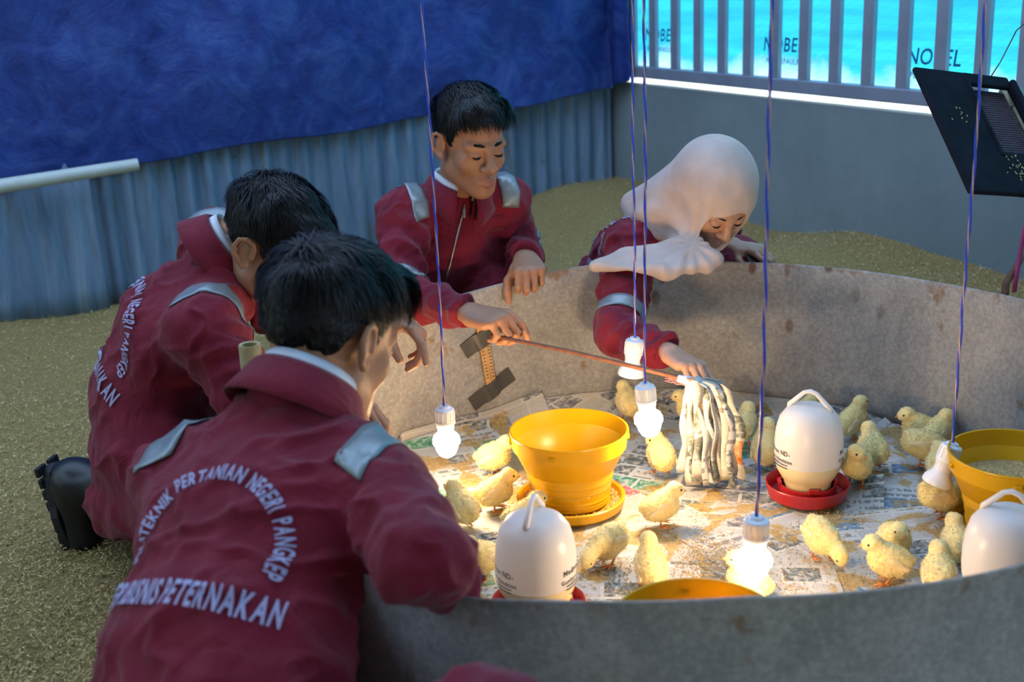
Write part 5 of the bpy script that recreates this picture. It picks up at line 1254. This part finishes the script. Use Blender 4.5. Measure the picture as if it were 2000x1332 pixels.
# ---- the kneeling man at the left
J = dict(head=D(533, 480, 2.26), neck=D(432, 535, 2.32), Rsh=D(398, 642, 2.17), Lsh=D(420, 482, 2.46), chest=D(352, 640, 2.33), waist=D(300, 770, 2.36), pel=D(295, 875, 2.38),
         Rel=D(485, 772, 2.16), Rwr=D(640, 770, 2.10), Lel=D(585, 640, 2.47), Lwr=D(762, 612, 2.40), Rhip=D(305, 890, 2.29), Lhip=D(310, 850, 2.48), Rkn=D(395, 1000, 2.16), Lkn=D(420, 900, 2.50),
         Ran=D(228, 1010, 2.34), Lan=D(300, 920, 2.68), Rtoe=D(146, 1095, 2.40), Ltoe=D(240, 980, 2.75))
J['Ran'] = D(235, 985, 2.36); J['Rft'] = D(160, 952, 2.40); J['Rtoe'] = V(J['Rft'][0]+.02, J['Rft'][1]+.0, -.01)
J['Ltoe'] = V(J['Lan'][0]-.03, J['Lan'][1]+.02, .045)
HANG = ([(.25, .35, .2), (.75, .75, .5), (.85, .8, .5), (.9, .8, .5)], [(.35, .7, -.75), (.05, .85, -.6), (-.1, .9, -.4)], .05)
B = person(dict(J=J, base=g0(J['pel']), seed=4.0, face=unit(CR*.80-CF*.18-CU*.58), up=unit(V(0, 0, 1)), cfront=unit(CR*.75+CF*.1-CU*.5), hscale=.98, ccen=D(425, 508, 2.31), cax=unit(CR*.72+CU*.62-CF*.1), cs=1.05,
    hands=[dict(pose=HANG, wrist=J['Lwr'], dir=unit(D(838, 668, 2.36)-J['Lwr']), back=unit(CU*.75-CF*.1+CR*.6), right=False),
           dict(pose=REACH, wrist=J['Rwr'], dir=unit(D(720, 800, 2.08)-J['Rwr']), back=unit(CU), right=True)],
    band=False, text=dict(O=D(238, 650, 2.30), X=unit(J['Rsh']-J['Lsh']), Y=unit(J['neck']-J['waist']), out=-CR, s=1.0), bootup=dict(R=unit(V(1, -.2, .1)), L=unit(V(1, -.1, .1))), 
    hair=dict(top=.006, n=9000, len=.040, bias=.2), label='kneeling man in maroon coverall at the left with bowed head and black boot', w=.90))
# ---- the man in front with his back to the viewer
J = dict(head=D(640, 662, 1.73), neck=D(580, 822, 1.66), Rsh=D(735, 955, 1.565), Lsh=D(345, 935, 1.69), chest=D(515, 1030, 1.60), waist=D(440, 1260, 1.50), pel=D(425, 1430, 1.44),
         Rel=D(826, 1088, 1.40), Rwr=D(905, 1172, 1.51), Lel=D(420, 1040, 1.86), Lwr=D(560, 1020, 1.98), Rhip=D(520, 1620, 1.44), Lhip=D(330, 1470, 1.48), Rkn=D(958, 1466, 1.20), Lkn=D(330, 1420, 1.74))
J['Ran'] = D(700, 1600, 1.36); J['Ran'][2] = .10; J['Lan'] = J['Lkn']+V(.10, -.22, 0); J['Lan'][2] = .10; J['Rtoe'] = J['Ran']+V(.16, .08, -.04); J['Ltoe'] = J['Lan']+V(-.1, .14, -.04)
C_ = person(dict(J=J, base=g0(J['pel']), seed=6.0, face=unit(CR*.52+CF*.80-CU*.14), up=unit(V(0, 0, 1)), ccen=D(582, 800, 1.67), cax=unit(CU*.9+CR*.28+CF*.25), cfront=unit(CR*.35+CF*.9), hscale=1.05, cs=1.15, band=False, sleeve=.93,
    hands=[dict(pose=REACH, wrist=J['Rwr'], dir=unit(V(.35, .5, -.75)), back=unit(V(.4, .3, .8)), right=True),
           dict(pose=REACH, wrist=J['Lwr'], dir=unit(V(.5, .6, -.5)), back=unit(V(0, .3, .9)), right=False)],
    text=dict(O=D(434, 1108, 1.50), X=unit(J['Rsh']-J['Lsh']), Y=unit(J['neck']-J['waist']), out=-CF, s=1.0), tape_t=(.80, 1.12), fold=.009,
    hair=dict(top=.012, n=12000, len=.052, bias=.3), label='man in the foreground seen from behind with lettered maroon coverall', w=.98))
